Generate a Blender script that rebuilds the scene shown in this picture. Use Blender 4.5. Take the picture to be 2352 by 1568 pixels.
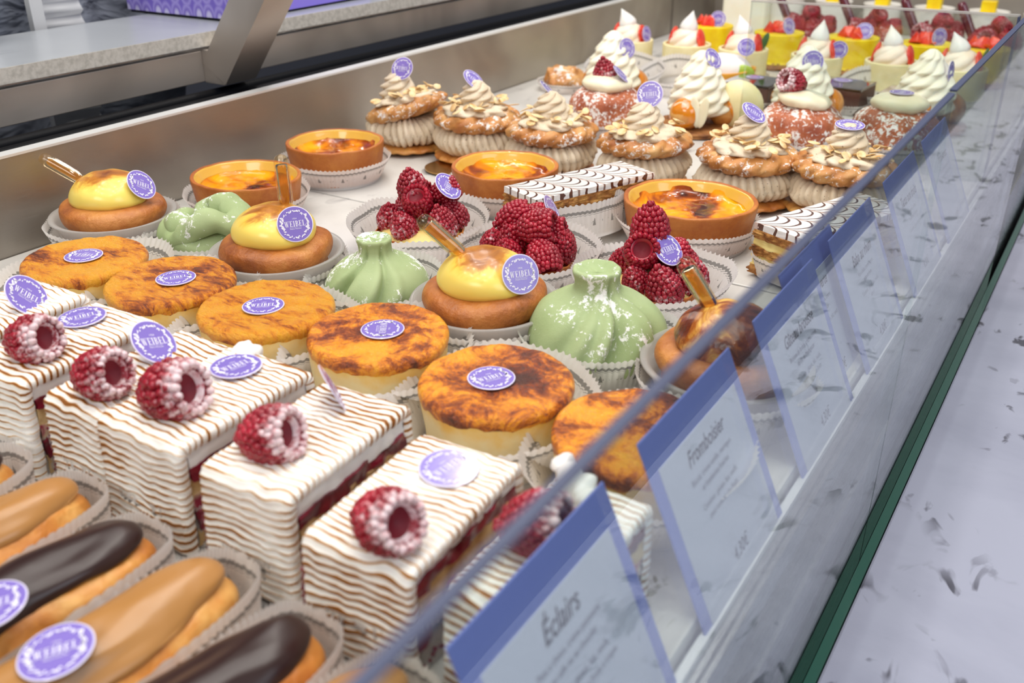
import bpy, math, random
from mathutils import Matrix, Vector, noise
from math import sin, cos, pi, sqrt, radians, exp

# ------------------------------------------------------------------ camera, world, lights
S = bpy.context.scene
C = S.collection
for o in list(bpy.data.objects): bpy.data.objects.remove(o)
F_PX = 2200.0
PITCH = math.atan(1109 / F_PX); HEAD = radians(32.2)
CAM = Vector((0, 0, .28))
fh = Vector((-sin(HEAD), cos(HEAD), 0))
fw = fh * cos(PITCH) + Vector((0, 0, -sin(PITCH)))
rt = Vector((cos(HEAD), sin(HEAD), 0)); up = rt.cross(fw)
cd = bpy.data.cameras.new('camera'); cam = bpy.data.objects.new('camera', cd); C.objects.link(cam)
m = Matrix((rt, up, -fw)).transposed().to_4x4(); m.translation = CAM
cam.matrix_world = m
cd.sensor_width = 36; cd.lens = F_PX / 2352 * 36; cd.clip_start = .01
cd.dof.use_dof = True; cd.dof.focus_distance = .66; cd.dof.aperture_fstop = 9.5
S.camera = cam
S.view_settings.view_transform = 'Standard'; S.view_settings.look = 'None'
S.view_settings.exposure = 0.30; S.view_settings.gamma = 1; S.view_settings.use_curve_mapping = False

w = bpy.data.worlds.new('world'); S.world = w; w.use_nodes = True
wn = w.node_tree; bg = wn.nodes['Background']
tc = wn.nodes.new('ShaderNodeTexCoord'); sx = wn.nodes.new('ShaderNodeSeparateXYZ')
mr = wn.nodes.new('ShaderNodeMapRange'); mr.inputs['From Min'].default_value = -.2; mr.inputs['From Max'].default_value = .9
cr = wn.nodes.new('ShaderNodeValToRGB')
cr.color_ramp.elements[0].color = (.12, .13, .17, 1); cr.color_ramp.elements[1].color = (.60, .60, .62, 1)
e = cr.color_ramp.elements.new(.4); e.color = (.74, .73, .74, 1)
wn.links.new(tc.outputs['Generated'], sx.inputs[0]); wn.links.new(sx.outputs['Z'], mr.inputs['Value'])
wn.links.new(mr.outputs[0], cr.inputs[0]); wn.links.new(cr.outputs[0], bg.inputs[0]); bg.inputs[1].default_value = .42

def area(name, loc, target, sx_, sy_, power, col):
    l = bpy.data.lights.new(name, 'AREA'); l.shape = 'RECTANGLE'; l.size = sx_; l.size_y = sy_; l.energy = power; l.color = col
    o = bpy.data.objects.new(name, l); C.objects.link(o); o.location = loc
    o.rotation_euler = (Vector(target) - Vector(loc)).to_track_quat('-Z', 'Y').to_euler()
    return o
area('ceiling_light_panel', (-.55, .55, 1.55), (-.35, .6, 0), .9, 1.6, 3.2, (1, .97, .93))
area('front_fill_light', (-.15, -1.15, 1.25), (-.35, .35, 0), .9, .7, 9.0, (1, .98, .95))  # added fill from behind the camera to brighten front faces, no real fixture
area('case_light_strip', (-.62, .95, .80), (-.35, .8, 0), .035, 2.2, 3.4, (1, .95, .88))
area('shop_window_light', (1.7, .2, 1.1), (-.1, .5, 0), 1.2, 1.2, 12.0, (.83, .88, 1))
for i in range(18):
    x, y = -1.15 + .42 * (i % 4) + .06 * (i // 4 % 2), -.1 + .45 * (i // 4)
    l = bpy.data.lights.new('ceiling_spot', 'AREA'); l.shape = 'DISK'; l.size = .05; l.energy = 1.45; l.color = (1, .96, .9)
    o = bpy.data.objects.new('ceiling_spot', l); C.objects.link(o); o.location = (x, y, 1.7)

# ------------------------------------------------------------------ material helpers
def L(h):
    h = h.lstrip('#'); c = [int(h[i:i+2], 16) / 255 for i in (0, 2, 4)]
    return tuple(((v / 12.92) if v <= .04045 else ((v + .055) / 1.055) ** 2.4) for v in c) + (1,)

class NT:
    def __init__(s, name):
        s.m = bpy.data.materials.new(name); s.m.use_nodes = True; s.t = s.m.node_tree
        s.b = s.t.nodes['Principled BSDF']; s.out = s.t.nodes['Material Output']
    def n(s, typ, props=None, **inp):
        d = s.t.nodes.new('ShaderNode' + typ)
        for k, v in (props or {}).items(): setattr(d, k, v)
        for k, v in inp.items():
            k = k.replace('_', ' ') if k not in d.inputs else k
            if k.isdigit(): k = int(k)
            s.set(d.inputs[k], v)
        return d
    def set(s, sock, v):
        if isinstance(v, bpy.types.NodeSocket): s.t.links.new(v, sock)
        elif isinstance(v, bpy.types.Node): s.t.links.new(v.outputs[0], sock)
        else: sock.default_value = v
    def math(s, op, a, b=0.0, c=None):
        d = s.t.nodes.new('ShaderNodeMath'); d.operation = op
        s.set(d.inputs[0], a); s.set(d.inputs[1], b)
        if c is not None: s.set(d.inputs[2], c)
        return d.outputs[0]
    def ramp(s, fac, stops, interp='LINEAR'):
        d = s.t.nodes.new('ShaderNodeValToRGB'); r = d.color_ramp; r.interpolation = interp
        while len(r.elements) < len(stops): r.elements.new(.5)
        for e, (p, c) in zip(r.elements, stops):
            e.position = p; e.color = c if isinstance(c, tuple) else ((c, c, c, 1) if not isinstance(c, str) else L(c))
        s.set(d.inputs[0], fac); return d.outputs[0]
    def mix(s, fac, a, b, blend='MIX'):
        d = s.t.nodes.new('ShaderNodeMix'); d.data_type = 'RGBA'; d.blend_type = blend
        s.set(d.inputs[0], fac); s.set(d.inputs[6], L(a) if isinstance(a, str) else a); s.set(d.inputs[7], L(b) if isinstance(b, str) else b)
        return d.outputs[2]
    def coord(s, kind='Object', rnd=False):
        v = s.n('TexCoord').outputs[kind]
        if rnd:
            o = s.n('ObjectInfo').outputs['Random']
            a = s.n('VectorMath', {'operation': 'SCALE'}, **{'0': (3.1, 5.7, 1.9)}); s.set(a.inputs['Scale'], o)
            v = s.n('VectorMath', {'operation': 'ADD'}, **{'0': v, '1': a.outputs[0]}).outputs[0]
        return v
    def noise(s, v, scale, detail=4, rough=.55, dist=0.0):
        return s.n('TexNoise', Vector=v, Scale=scale, Detail=detail, Roughness=rough, Distortion=dist).outputs[0]
    def scale(s, v, sc):
        return s.n('VectorMath', {'operation': 'MULTIPLY'}, **{'0': v, '1': sc}).outputs[0]
    def bump(s, h, strength=.3, dist=.001):
        b = s.n('Bump', Height=h, Strength=strength, Distance=dist); s.set(s.b.inputs['Normal'], b); s.set(s.b.inputs['Coat Normal'], b); return b
    def p(s, **k):
        for a, v in k.items():
            a = {'col': 'Base Color', 'rough': 'Roughness', 'metal': 'Metallic', 'spec': 'Specular IOR Level', 'coat': 'Coat Weight',
                 'coatr': 'Coat Roughness', 'sss': 'Subsurface Weight', 'trans': 'Transmission Weight', 'alpha': 'Alpha', 'ior': 'IOR'}[a]
            if isinstance(v, str): v = L(v)
            s.set(s.b.inputs[a], v)
        return s
    def ss(s, wgt, rad=(1, .7, .5), sc=.006):
        s.b.inputs['Subsurface Weight'].default_value = wgt; s.b.inputs['Subsurface Radius'].default_value = rad
        s.b.inputs['Subsurface Scale'].default_value = sc; return s

M = {}
def simple(name, col, rough=.5, **k):
    t = NT(name); t.p(col=col, rough=rough, **k); M[name] = t.m; return t

# stone
def stone(name, base, vein, vs, amount, fleck, fl0=.65):
    t = NT(name); v = t.coord()
    n1 = t.noise(t.scale(v, vs), 6, 6, .6, .4)
    c = t.mix(t.ramp(n1, [(.42, 0.0), (.75, amount)]), base, vein)
    n2 = t.noise(t.scale(v, (vs[0] * 1.0, vs[1] * .35, vs[2])), 42, 3, .5, .8)
    n3 = t.noise(v, 9, 2)
    f = t.math('MULTIPLY', t.ramp(n2, [(fl0, 0.0), (fl0 + .05, 1.0)]), t.ramp(n3, [(.43, 0.0), (.52, 1.0)]))
    c = t.mix(t.math('MULTIPLY', f, fleck), c, '3c3a44')
    t.p(col=c, rough=.28, spec=.45); M[name] = t.m
stone('deck_marble', 'd3d0cb', '9c9892', (1, 1, 1), .7, .5, .61)
stone('ledge_marble', 'a8a9ba', '9091a3', (1, 1.6, 1), .8, .9, .575)
stone('counter_stone', '9fa3a8', '8b8f96', (1, 1, 1), .5, .35)
t = NT('stone_edge'); t.p(col=t.ramp(t.noise(t.coord(), 220, 3), [(.35, 'b0aca4'), (.6, 'c8c4bc')]), rough=.5); M['stone_edge'] = t.m
# steel
def steel(name, col, r0, r1, axis):
    t = NT(name); v = t.coord()
    n = t.noise(t.scale(v, axis), 60, 3); n2 = t.noise(v, 4, 3, .6, .5)
    t.p(col=t.mix(t.ramp(n2, [(.35, 0.0), (.7, 1.0)]), col, '968d84'), metal=1.0, rough=t.ramp(t.math('ADD', t.math('MULTIPLY', n, .5), t.math('MULTIPLY', n2, .5)), [(.3, r0), (.7, r1)]))
    t.bump(n, .04, .0004); M[name] = t.m
steel('brushed_steel', 'c2bdb5', .36, .56, (30, 1, 30)); steel('satin_steel', 'c4bab0', .22, .36, (20, 20, 1)); steel('rail_aluminium', 'c4c9d0', .2, .35, (20, 1, 20))
steel('beam_steel', 'd2c9c0', .38, .55, (20, 1, 20)); M['beam_steel'].node_tree.nodes['Principled BSDF'].inputs['Metallic'].default_value = .8
simple('black_rubber', '020308', .5, spec=.12); simple('dark_interior', '0a0b0d', .7)
simple('green_seal', '1b5546', .25, coat=.6)
simple('bright_lip', 'e6e6e4', .35, metal=.4)
simple('white_plastic', 'e4e4e6', .3)
simple('rack_floor_grey', '5d6268', .4)
# architectural glass: transparent + fresnel reflection on both faces
def pane(name, tint, rough=0.0):
    t = NT(name); t.t.nodes.remove(t.b)
    g = t.n('NewGeometry'); ior = t.math('MULTIPLY_ADD', g.outputs['Backfacing'], (1 / 1.52 - 1.52), 1.52)
    fr = t.n('Fresnel', IOR=ior); tr = t.n('BsdfTransparent', Color=L(tint)); gl = t.n('BsdfGlossy', Color=(1, 1, 1, 1), Roughness=rough)
    mx = t.n('MixShader', **{'0': fr.outputs[0], '1': tr.outputs[0], '2': gl.outputs[0]}); t.set(t.out.inputs[0], mx.outputs[0]); M[name] = t.m
pane('pane_glass', 'f2f7f6'); simple('pane_edge', '39415f', .5); pane('clear_tube', 'fff6e0', .03)
# amber syrup: tinted transparency with a reflective skin
t = NT('amber_syrup'); t.t.nodes.remove(t.b)
fr = t.n('Fresnel', IOR=1.45); tr = t.n('BsdfTransparent', Color=L('fdeab8')); gl = t.n('BsdfGlossy', Roughness=.05); df = t.n('BsdfTranslucent', Color=L('f4c768'))
mx = t.n('MixShader', **{'0': .35, '1': tr.outputs[0], '2': df.outputs[0]}); mx2 = t.n('MixShader', **{'0': fr.outputs[0], '1': mx.outputs[0], '2': gl.outputs[0]})
t.set(t.out.inputs[0], mx2.outputs[0]); M['amber_syrup'] = t.m
# cloudy plastic cup
t = NT('cloudy_plastic'); t.p(col='d6d3d0', rough=.18)
tr = t.n('BsdfTransparent', Color=(.93, .92, .9, 1)); tl = t.n('BsdfTranslucent', Color=(.75, .73, .7, 1))
lw = t.n('LayerWeight', Blend=.35); m1 = t.n('MixShader', **{'0': .45, '1': t.b.outputs[0], '2': tl.outputs[0]})
m2 = t.n('MixShader', **{'0': t.math('MULTIPLY_ADD', lw.outputs['Facing'], .5, .38), '1': tr.outputs[0], '2': m1.outputs[0]}); t.set(t.out.inputs[0], m2.outputs[0]); M['cloudy_plastic'] = t.m
# paper liner: UV.y = height 0..1, UV.x = arc length in cm
t = NT('liner_paper'); uv = t.n('TexCoord').outputs['UV']; sp = t.n('SeparateXYZ', **{'0': uv}); U, V = sp.outputs[0], sp.outputs[1]
zig = t.math('MULTIPLY', t.math('PINGPONG', U, .18), .16)
def band(lo, hi, vv=V):
    return t.math('MULTIPLY', t.math('GREATER_THAN', vv, lo), t.math('LESS_THAN', vv, hi))
vz = t.math('SUBTRACT', V, zig)
b1 = band(.72, .80, vz); b2 = t.math('MULTIPLY', band(.675, .69, vz), .8)
tu = t.math('ABSOLUTE', t.math('SUBTRACT', t.math('FRACT', t.math('MULTIPLY', U, .5)), .5))
tri = t.math('MULTIPLY', band(.38, .58), t.math('LESS_THAN', tu, t.math('MULTIPLY', t.math('SUBTRACT', .6, V), .33)))
dots = t.math('MULTIPLY', band(.44, .50), t.math('GREATER_THAN', t.n('TexNoise', Vector=uv, Scale=9.0).outputs[0], .63))
k = t.math('MAXIMUM', t.math('MAXIMUM', b1, b2), t.math('MAXIMUM', tri, dots))
base = t.mix(t.ramp(t.noise(t.coord(), 60, 3), [(.35, 0.0), (.8, .5)]), 'f4f1ee', 'e2dcd6')
col = t.mix(t.math('MULTIPLY', k, .72), base, '63625f')
t.p(col=col, rough=.55, spec=.3)
tl = t.n('BsdfTranslucent', Color=col); mx = t.n('MixShader', **{'0': .5, '1': t.b.outputs[0], '2': tl.outputs[0]}); t.set(t.out.inputs[0], mx.outputs[0]); M['liner_paper'] = t.m

# food
def caramel(name, stretch=1.0, dark=.0):
    t = NT(name); v = t.coord(rnd=True)
    n = t.noise(t.scale(v, (1, stretch, 1)), 55, 10, .80, .5)
    big = t.noise(v, 20, 2)
    f = t.math('ADD', t.math('ADD', t.math('MULTIPLY', n, .95), t.math('MULTIPLY', big, .62)), -.27 + dark)
    c = t.ramp(f, [(.42, 'fbb02c'), (.50, 'f69c1c'), (.55, 'd87612'), (.61, '94400c'), (.70, '45190a')])
    t.p(col=c, rough=t.ramp(n, [(.3, .2), (.7, .36)]), coat=.3, coatr=.08)
    t.bump(t.noise(t.scale(v, (1, stretch, 1)), 320, 5, .65), .9, .0028); M[name] = t.m
caramel('caramel_grain', 2.6); caramel('caramel_mottled', 1.0, .02)
t = NT('cheesecake_side'); v = t.coord(rnd=True); z = t.n('SeparateXYZ', **{'0': t.coord()}).outputs[2]
f = t.math('ADD', t.math('MULTIPLY', z, 26.0), t.math('MULTIPLY', t.noise(v, 70, 4), .75))
t.p(col=t.ramp(f, [(.45, 'efd9a0'), (.85, 'eebc5c'), (1.0, 'e08d22')]), rough=.42, spec=.4).ss(.15); t.bump(t.noise(v, 260, 3), .35, .0006)
v2 = t.ramp(f, [(.62, 'eed8a2'), (.95, 'e9b44e')]); M['cheesecake_side'] = t.m
f2 = t.math('MULTIPLY', f, .62); t.set(t.b.inputs['Base Color'], t.ramp(f2, [(.58, 'eed9a4'), (.76, 'edbf62'), (.93, 'e39322')]))
def bread(name, c0, c1, c2, sc=22, rough=.5, sugar=0.0, coat=0.0, bs=.5):
    t = NT(name); v = t.coord(rnd=True); n = t.noise(v, sc, 6, .6)
    c = t.ramp(n, [(.35, c0), (.52, c1), (.68, c2)])
    if sugar:
        sn = t.noise(v, 260, 4, .65, .4); s2 = t.noise(v, 45, 2)
        zz = t.n('SeparateXYZ', **{'0': t.n('NewGeometry').outputs['Normal']})
        fz = t.math('ADD', t.math('ADD', t.math('MULTIPLY', sn, .65), t.math('MULTIPLY', s2, .35)), sugar)
        c = t.mix(t.ramp(fz, [(.56, 0.0), (.62, 1.0)]), c, 'f2ece6')
    t.p(col=c, rough=rough, coat=coat, coatr=.2); t.bump(t.noise(v, 190, 5, .65), bs, .0018); M[name] = t.m; return t
bread('baba_dough', 'cc8844', 'b26828', '8a481c', 30, .45, coat=.08, bs=.8)
bread('choux', 'e3ae62', 'c9813a', 'a4561e', 24, .42, coat=.15)
bread('choux_sugar', 'ddb072', 'c48545', 'a05c28', 24, .5, .02)
bread('eclair_choux', 'e8b466', 'cf8636', 'b0611d', 26, .42, coat=.1)
bread('tart_crust', 'cc8038', 'b16125', '8a4318', 20, .48)
bread('crumb_base', 'b98048', '96602f', '6b3d1b', 60, .7)
bread('puff_pastry', 'cf9a52', 'a56a2e', '70401a', 120, .6, bs=1.0)
bread('dusted_bun', 'c4754a', 'ad5d38', '92452a', 40, .55, .055)
bread('sponge', 'e8cf9c', 'dcbb84', 'c29a62', 90, .8)
bread('almond', 'f3ddb4', 'e9c88f', 'cf9a55', 90, .5)
def cream(name, c0, c1, sc=30, rough=.38, ss=.3, speck=None):
    t = NT(name); v = t.coord(rnd=True); c = t.ramp(t.noise(v, sc, 3), [(.35, c0), (.65, c1)])
    if speck: c = t.mix(t.ramp(t.noise(v, 520, 1), [(.70, 0.0), (.74, .8)]), c, speck)
    t.p(col=c, rough=rough, spec=.4).ss(ss); M[name] = t.m; return t
cream('white_cream', 'f8f3e0', 'f3ebd2'); cream('praline_cream', 'e3d3ba', 'd6c3a6', 40, .5, .15, '7a5a3c')
cream('bun_cream', 'f2e9cd', 'eadfbd'); cream('peach_cream', 'f5dcc2', 'f3e9d8'); cream('meringue_kiss', 'f3f1ec', 'ebe6e0', 30, .5)
cream('ivory_cake', 'f0e5b6', 'e8dba4', 60, .55, .2); cream('yellow_cake', 'f8dc1c', 'eec80e', 60, .4, .2)
cream('custard_filling', 'efd88c', 'e2c270', 60, .5, .2)
# browned custard dome
t = NT('torched_custard'); v = t.coord(rnd=True); z = t.n('SeparateXYZ', **{'0': t.coord()}).outputs[2]
f = t.math('ADD', t.math('MULTIPLY', t.math('SUBTRACT', z, .016), 42.0), t.math('MULTIPLY', t.noise(v, 45, 5, .6, .6), 1.0))
f = t.math('MULTIPLY', f, .7)
t.p(col=t.ramp(f, [(.36, 'f6dc6c'), (.48, 'efc650'), (.58, 'c07a24'), (.75, '7d3f12')]), rough=.3, coat=.25, coatr=.15).ss(.2); M['torched_custard'] = t.m
t = NT('burnt_custard'); v = t.coord(rnd=True)
t.p(col=t.ramp(t.noise(v, 42, 6, .65, .8), [(.36, 'e8b656'), (.45, 'a55a1c'), (.52, '6a2c10'), (.64, '3d170a')]), rough=.28, coat=.4, coatr=.12); t.bump(t.noise(v, 120, 4), .6, .0016); M['burnt_custard'] = t.m
# flan custard
t = NT('flan_custard'); v = t.coord(rnd=True); f = t.noise(v, 20, 4, .55, .5)
t.p(col=t.ramp(f, [(.40, 'f4aa05'), (.48, 'e38406'), (.54, '9c4508'), (.61, '45190a')]), rough=.14, coat=.25, coatr=.03, spec=.35); t.bump(t.noise(v, 60, 3), .4, .0014); M['flan_custard'] = t.m
simple('flan_rim', 'e3b347', .22, coat=.5)
# marzipan green with icing sugar
t = NT('green_marzipan'); v = t.coord(rnd=True); z = t.n('SeparateXYZ', **{'0': t.coord()}).outputs[2]
sn = t.noise(v, 230, 5, .75, .3); s2 = t.noise(v, 34, 2)
f = t.math('ADD', t.math('ADD', t.math('MULTIPLY', sn, .55), t.math('MULTIPLY', s2, .45)), t.math('MULTIPLY', z, 1.7))
c = t.mix(t.ramp(f, [(.61, 0.0), (.645, 1.0)]), t.ramp(t.noise(v, 26, 3), [(.3, 'adbc8d'), (.7, '9aac79')]), 'f2f3ef')
t.p(col=c, rough=.62, spec=.22).ss(.12); t.bump(sn, .4, .0009); M['green_marzipan'] = t.m
# toasted meringue: UV.x = stripe phase, UV.y = across
t = NT('toasted_meringue'); uv = t.n('TexCoord').outputs['UV']; sp = t.n('SeparateXYZ', **{'0': uv}); U = sp.outputs[0]
ph = t.math('ABSOLUTE', t.math('SUBTRACT', t.math('FRACT', U), .5))      # 0 on the crest
v = t.coord(rnd=True); nn = t.noise(v, 55, 3); n2 = t.noise(v, 400, 3)
wd = t.math('ADD', t.math('MULTIPLY_ADD', nn, .42, -.075), t.math('MULTIPLY_ADD', t.noise(v, 24, 2), .55, -.258))
e = t.math('ADD', t.math('SUBTRACT', wd, ph), t.math('MULTIPLY', n2, .05))
c = t.ramp(e, [(.0, 'fbf6ee'), (.025, 'f1d5a4'), (.07, 'c98d48'), (.13, '8f5520')])
t.p(col=c, rough=.5, spec=.35).ss(.15); M['toasted_meringue'] = t.m
cream('plain_meringue', 'faf7f2', 'f3eee8', 60, .55, .2)
# raspberry red
def rasp(name, lo, amt):
    t = NT(name); v = t.coord(rnd=False); z = t.n('SeparateXYZ', **{'0': v}).outputs[2]
    vr = t.coord(rnd=True); n = t.noise(vr, 330, 3, .6); nb = t.noise(vr, 70, 2)
    c = t.ramp(nb, [(.35, '8a0a22'), (.6, 'a5112b'), (.72, 'bf1e3a')])
    if amt:
        f = t.math('ADD', t.math('ADD', t.math('MULTIPLY', n, .6), t.math('MULTIPLY', nb, .4)), t.math('MULTIPLY', t.math('SUBTRACT', z, lo), amt))
        c = t.mix(t.ramp(f, [(.56, 0.0), (.70, .82)]), c, 'f1e0e3')
    t.p(col=c, rough=.34, spec=.5, coat=.25, coatr=.2).ss(.18, (1, .15, .1), .003); M[name] = t.m
rasp('raspberry_fresh', 0, 0); rasp('raspberry_rim_sugar', .0055, 20.0); rasp('raspberry_dusted', -.012, 2.2)
simple('berry_hollow', '7a0c22', .6); t = NT('raspberry_jam'); v = t.coord(rnd=True); t.p(col=t.ramp(t.noise(v, 80, 4), [(.35, '8c1230'), (.65, '5a0a1e')]), rough=.3, coat=.4); t.bump(t.noise(v, 200, 3), .6, .001); M['raspberry_jam'] = t.m
t = NT('pink_cream_layer'); v = t.coord(rnd=True); t.p(col=t.ramp(t.noise(v, 90, 4, .6, .5), [(.38, 'ecdcbc'), (.52, 'd9a6a0'), (.62, 'a83350')]), rough=.6); t.bump(t.noise(v, 200, 3), .6, .001); M['pink_cream_layer'] = t.m
t = NT('strawberry_flesh'); v = t.coord(rnd=True); t.p(col=t.ramp(t.noise(v, 110, 3), [(.35, 'd9281c'), (.65, 'f0583c')]), rough=.25, coat=.4); M['strawberry_flesh'] = t.m
simple('green_leaf', '3f6b3a', .4); simple('kiwi_green', '9db82f', .3)
simple('coffee_fondant', 'b07c42', .3, coat=.2, coatr=.3); simple('chocolate_fondant', '2c1714', .3, coat=.15, coatr=.3, spec=.4)
simple('chocolate_glaze', '160b09', .06, coat=1.0, coatr=.02); simple('chocolate_sponge', '55302a', .55); simple('lemon_shell', 'e9a53a', .35)
simple('caramel_glass', 'd6800f', .1, coat=1.0, coatr=.04); simple('gold_card', 'b8915a', .25, metal=1.0)
simple('dark_red_tube', '5c1026', .15, coat=1.0); simple('verrine_white', 'eae6de', .3)
# white icing with feathered chocolate lines
t = NT('feathered_icing'); v = t.coord(); sp = t.n('SeparateXYZ', **{'0': v}); X, Y = sp.outputs[0], sp.outputs[1]
wob = t.math('MULTIPLY', t.math('SUBTRACT', t.noise(v, 60, 2), .5), .004)
arg = t.math('ADD', t.math('MULTIPLY', X, 118.0), t.math('MULTIPLY', Y, 40.0))
saw = t.math('MULTIPLY', t.math('POWER', t.math('ABSOLUTE', t.math('SINE', arg)), .65), .011)
q = t.math('FRACT', t.math('MULTIPLY', t.math('ADD', t.math('ADD', Y, saw), wob), 125.0))
ln = t.math('LESS_THAN', t.math('ABSOLUTE', t.math('SUBTRACT', q, .5)), .11)
spine = t.math('LESS_THAN', t.math('ABSOLUTE', t.math('SINE', arg)), .13)
c = t.mix(t.math('MULTIPLY', spine, .65), 'eeeae6', 'bb8f7a'); c = t.mix(ln, c, '5c3426')
t.p(col=c, rough=.22, coat=.4, coatr=.15).ss(.1); M['feathered_icing'] = t.m
# badge
t = NT('badge_lavender'); v = t.coord(); ln_ = t.n('VectorMath', {'operation': 'LENGTH'}, **{'0': v}).outputs['Value']
t.p(col=t.mix(t.math('GREATER_THAN', ln_, .01195), '8673c6', 'dcd6ee'), rough=.22, coat=.5, coatr=.12); M['badge_lavender'] = t.m
simple('badge_print', 'efecf8', .35)
simple('tag_purple', '7682cb', .4); simple('tag_white', 'bcc0d2', .4); simple('tag_ink', '2a2a38', .5); simple('tag_ink_soft', '55556a', .5)
# lavender gift box pattern
t = NT('lavender_box'); v = t.coord(); 
vo = t.n('TexVoronoi', {'feature': 'F1'}, Vector=t.scale(v, (1, 1, .6)), Scale=62.0, Randomness=.25)
t.p(col=t.ramp(vo.outputs['Distance'], [(.2, 'c9c4ec'), (.34, '7a68c4'), (.48, 'a195dc'), (.62, '7765c6')]), rough=.5); M['lavender_box'] = t.m
simple('lavender_plain', '8c7be0', .4)
t = NT('grey_cloth'); v = t.coord(); n = t.noise(t.scale(v, (1, 1, 2)), 16, 3, .5, .6); t.p(col=t.ramp(n, [(.3, '4d515c'), (.7, '8f95a2')]), rough=.9); t.bump(n, 1.0, .02); M['grey_cloth'] = t.m
simple('charcoal_wall', '474a55', .8); simple('pale_strip', 'c2c3c4', .8); simple('floor_grey', '30343f', .6); simple('cabinet_white', 'a9aab0', .5)

# ------------------------------------------------------------------ mesh helpers (lengths in centimetres)
class MB:
    def __init__(s): s.v = []; s.f = []; s.uv = {}
    def grid(s, P, wu=False, wv=False, uv=None, flip=False):
        nu, nv = len(P), len(P[0]); b = len(s.v)
        for i in range(nu):
            for j in range(nv): s.v.append(P[i][j])
        for i in range(nu if wu else nu - 1):
            for j in range(nv if wv else nv - 1):
                i2, j2 = (i + 1) % nu, (j + 1) % nv
                q = [b + i * nv + j, b + i2 * nv + j, b + i2 * nv + j2, b + i * nv + j2]
                if flip: q.reverse()
                if uv:
                    ii, jj = i + 1, j + 1
                    t_ = [uv(i, j), uv(ii, j), uv(ii, jj), uv(i, jj)]
                    if flip: t_.reverse()
                    s.uv[len(s.f)] = t_
                s.f.append(q)
        return b
    def fan(s, ring, c, flip=False):
        b = len(s.v); s.v.append(c)
        n = len(ring)
        for i in range(n):
            q = [ring[i], ring[(i + 1) % n], b]
            if flip: q.reverse()
            s.f.append(q)
    def box(s, x0, x1, y0, y1, z0, z1):
        b = len(s.v)
        s.v += [(x, y, z) for z in (z0, z1) for y in (y0, y1) for x in (x0, x1)]
        for q in ((0, 2, 3, 1), (4, 5, 7, 6), (0, 1, 5, 4), (1, 3, 7, 5), (3, 2, 6, 7), (2, 0, 4, 6)): s.f.append([b + i for i in q])
        return s
    def lathe(s, prof, n=64, fn=None, cap=True):
        P = []
        for i in range(n):
            a = 2 * pi * i / n; row = []
            for j, (r, z) in enumerate(prof):
                k = fn(a, j / (len(prof) - 1), r, z) if fn else (r * cos(a), r * sin(a), z)
                row.append(k)
            P.append(row)
        b = s.grid(P, wu=True); nv = len(prof)
        return b
    def ball(s, c, r, sub=0, sc=(1, 1, 1), rot=None, n=10):
        P = []
        for i in range(n):
            a = 2 * pi * i / n; row = []
            for j in range(n // 2 + 1):
                t_ = pi * j / (n // 2)
                p = Vector((r * sc[0] * sin(t_) * cos(a), r * sc[1] * sin(t_) * sin(a), -r * sc[2] * cos(t_)))
                if rot: p = rot @ p
                row.append((c[0] + p.x, c[1] + p.y, c[2] + p.z))
            P.append(row)
        s.grid(P, wu=True); return s
    def disp(s, amp, sc, seed=0, fn=None):
        o = Vector((seed * 3.7, seed * 1.3, seed * 7.1)); out = []
        for p in s.v:
            q = Vector(p); d = noise.noise_vector(q * sc + o)
            a = amp * (fn(q) if fn else 1)
            out.append((q.x + d.x * a, q.y + d.y * a, q.z + d.z * a))
        s.v = out; return s
    def mesh(s, name, mat, smooth=True):
        me = bpy.data.meshes.new(name)
        me.from_pydata([(x * .01, y * .01, z * .01) for x, y, z in s.v], [], s.f)
        if s.uv:
            ul = me.uv_layers.new(name='UVMap')
            for pi_, p in enumerate(me.polygons):
                u = s.uv.get(pi_)
                if u:
                    for k_, li in enumerate(p.loop_indices): ul.data[li].uv = u[k_]
        me.validate(clean_customdata=False)
        if smooth: me.polygons.foreach_set('use_smooth', [True] * len(me.polygons))
        me.materials.append(M[mat] if isinstance(mat, str) else mat)
        me.update(); return me

def prof_spline(pts, n):
    out = []; m_ = len(pts) - 1
    for i in range(n + 1):
        t_ = i / n * m_; k = min(int(t_), m_ - 1); f = t_ - k
        p0, p1, p2, p3 = pts[max(k - 1, 0)], pts[k], pts[k + 1], pts[min(k + 2, m_)]
        q = []
        for a in range(2):
            q.append(.5 * (2 * p1[a] + (p2[a] - p0[a]) * f + (2 * p0[a] - 5 * p1[a] + 4 * p2[a] - p3[a]) * f * f + (3 * p1[a] - p0[a] - 3 * p2[a] + p3[a]) * f ** 3))
        out.append((max(q[0], 0), q[1]))
    return out

def obj(name, me, parent=None, mat=None, loc=(0, 0, 0)):
    o = bpy.data.objects.new(name, me); C.objects.link(o)
    if parent: o.parent = parent
    if mat is not None: o.matrix_local = mat
    else: o.location = Vector(loc)
    return o
def thing(name, label, cat, x, y, z=0, rz=0, group=None, tilt=None):
    o = bpy.data.objects.new(name, None); C.objects.link(o); o.empty_display_size = .02
    o.location = (x, y, z); o.rotation_euler = (tilt[0], tilt[1], rz) if tilt else (0, 0, rz)
    o['label'] = label; o['category'] = cat
    if group: o['group'] = group
    return o
def tag(o, label, cat, group=None):
    o['label'] = label; o['category'] = cat
    if group: o['group'] = group
    return o
CACHE = {}
def cached(key, fn):
    if key not in CACHE: CACHE[key] = fn()
    return CACHE[key]
def T(x, y, z): return Matrix.Translation((x * .01, y * .01, z * .01))
def frame(pos, n, xd):
    n = Vector(n).normalized(); x = Vector(xd); x = (x - n * x.dot(n)).normalized(); y = n.cross(x)
    m_ = Matrix((x, y, n)).transposed().to_4x4(); m_.translation = Vector(pos) * .01; return m_
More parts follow.
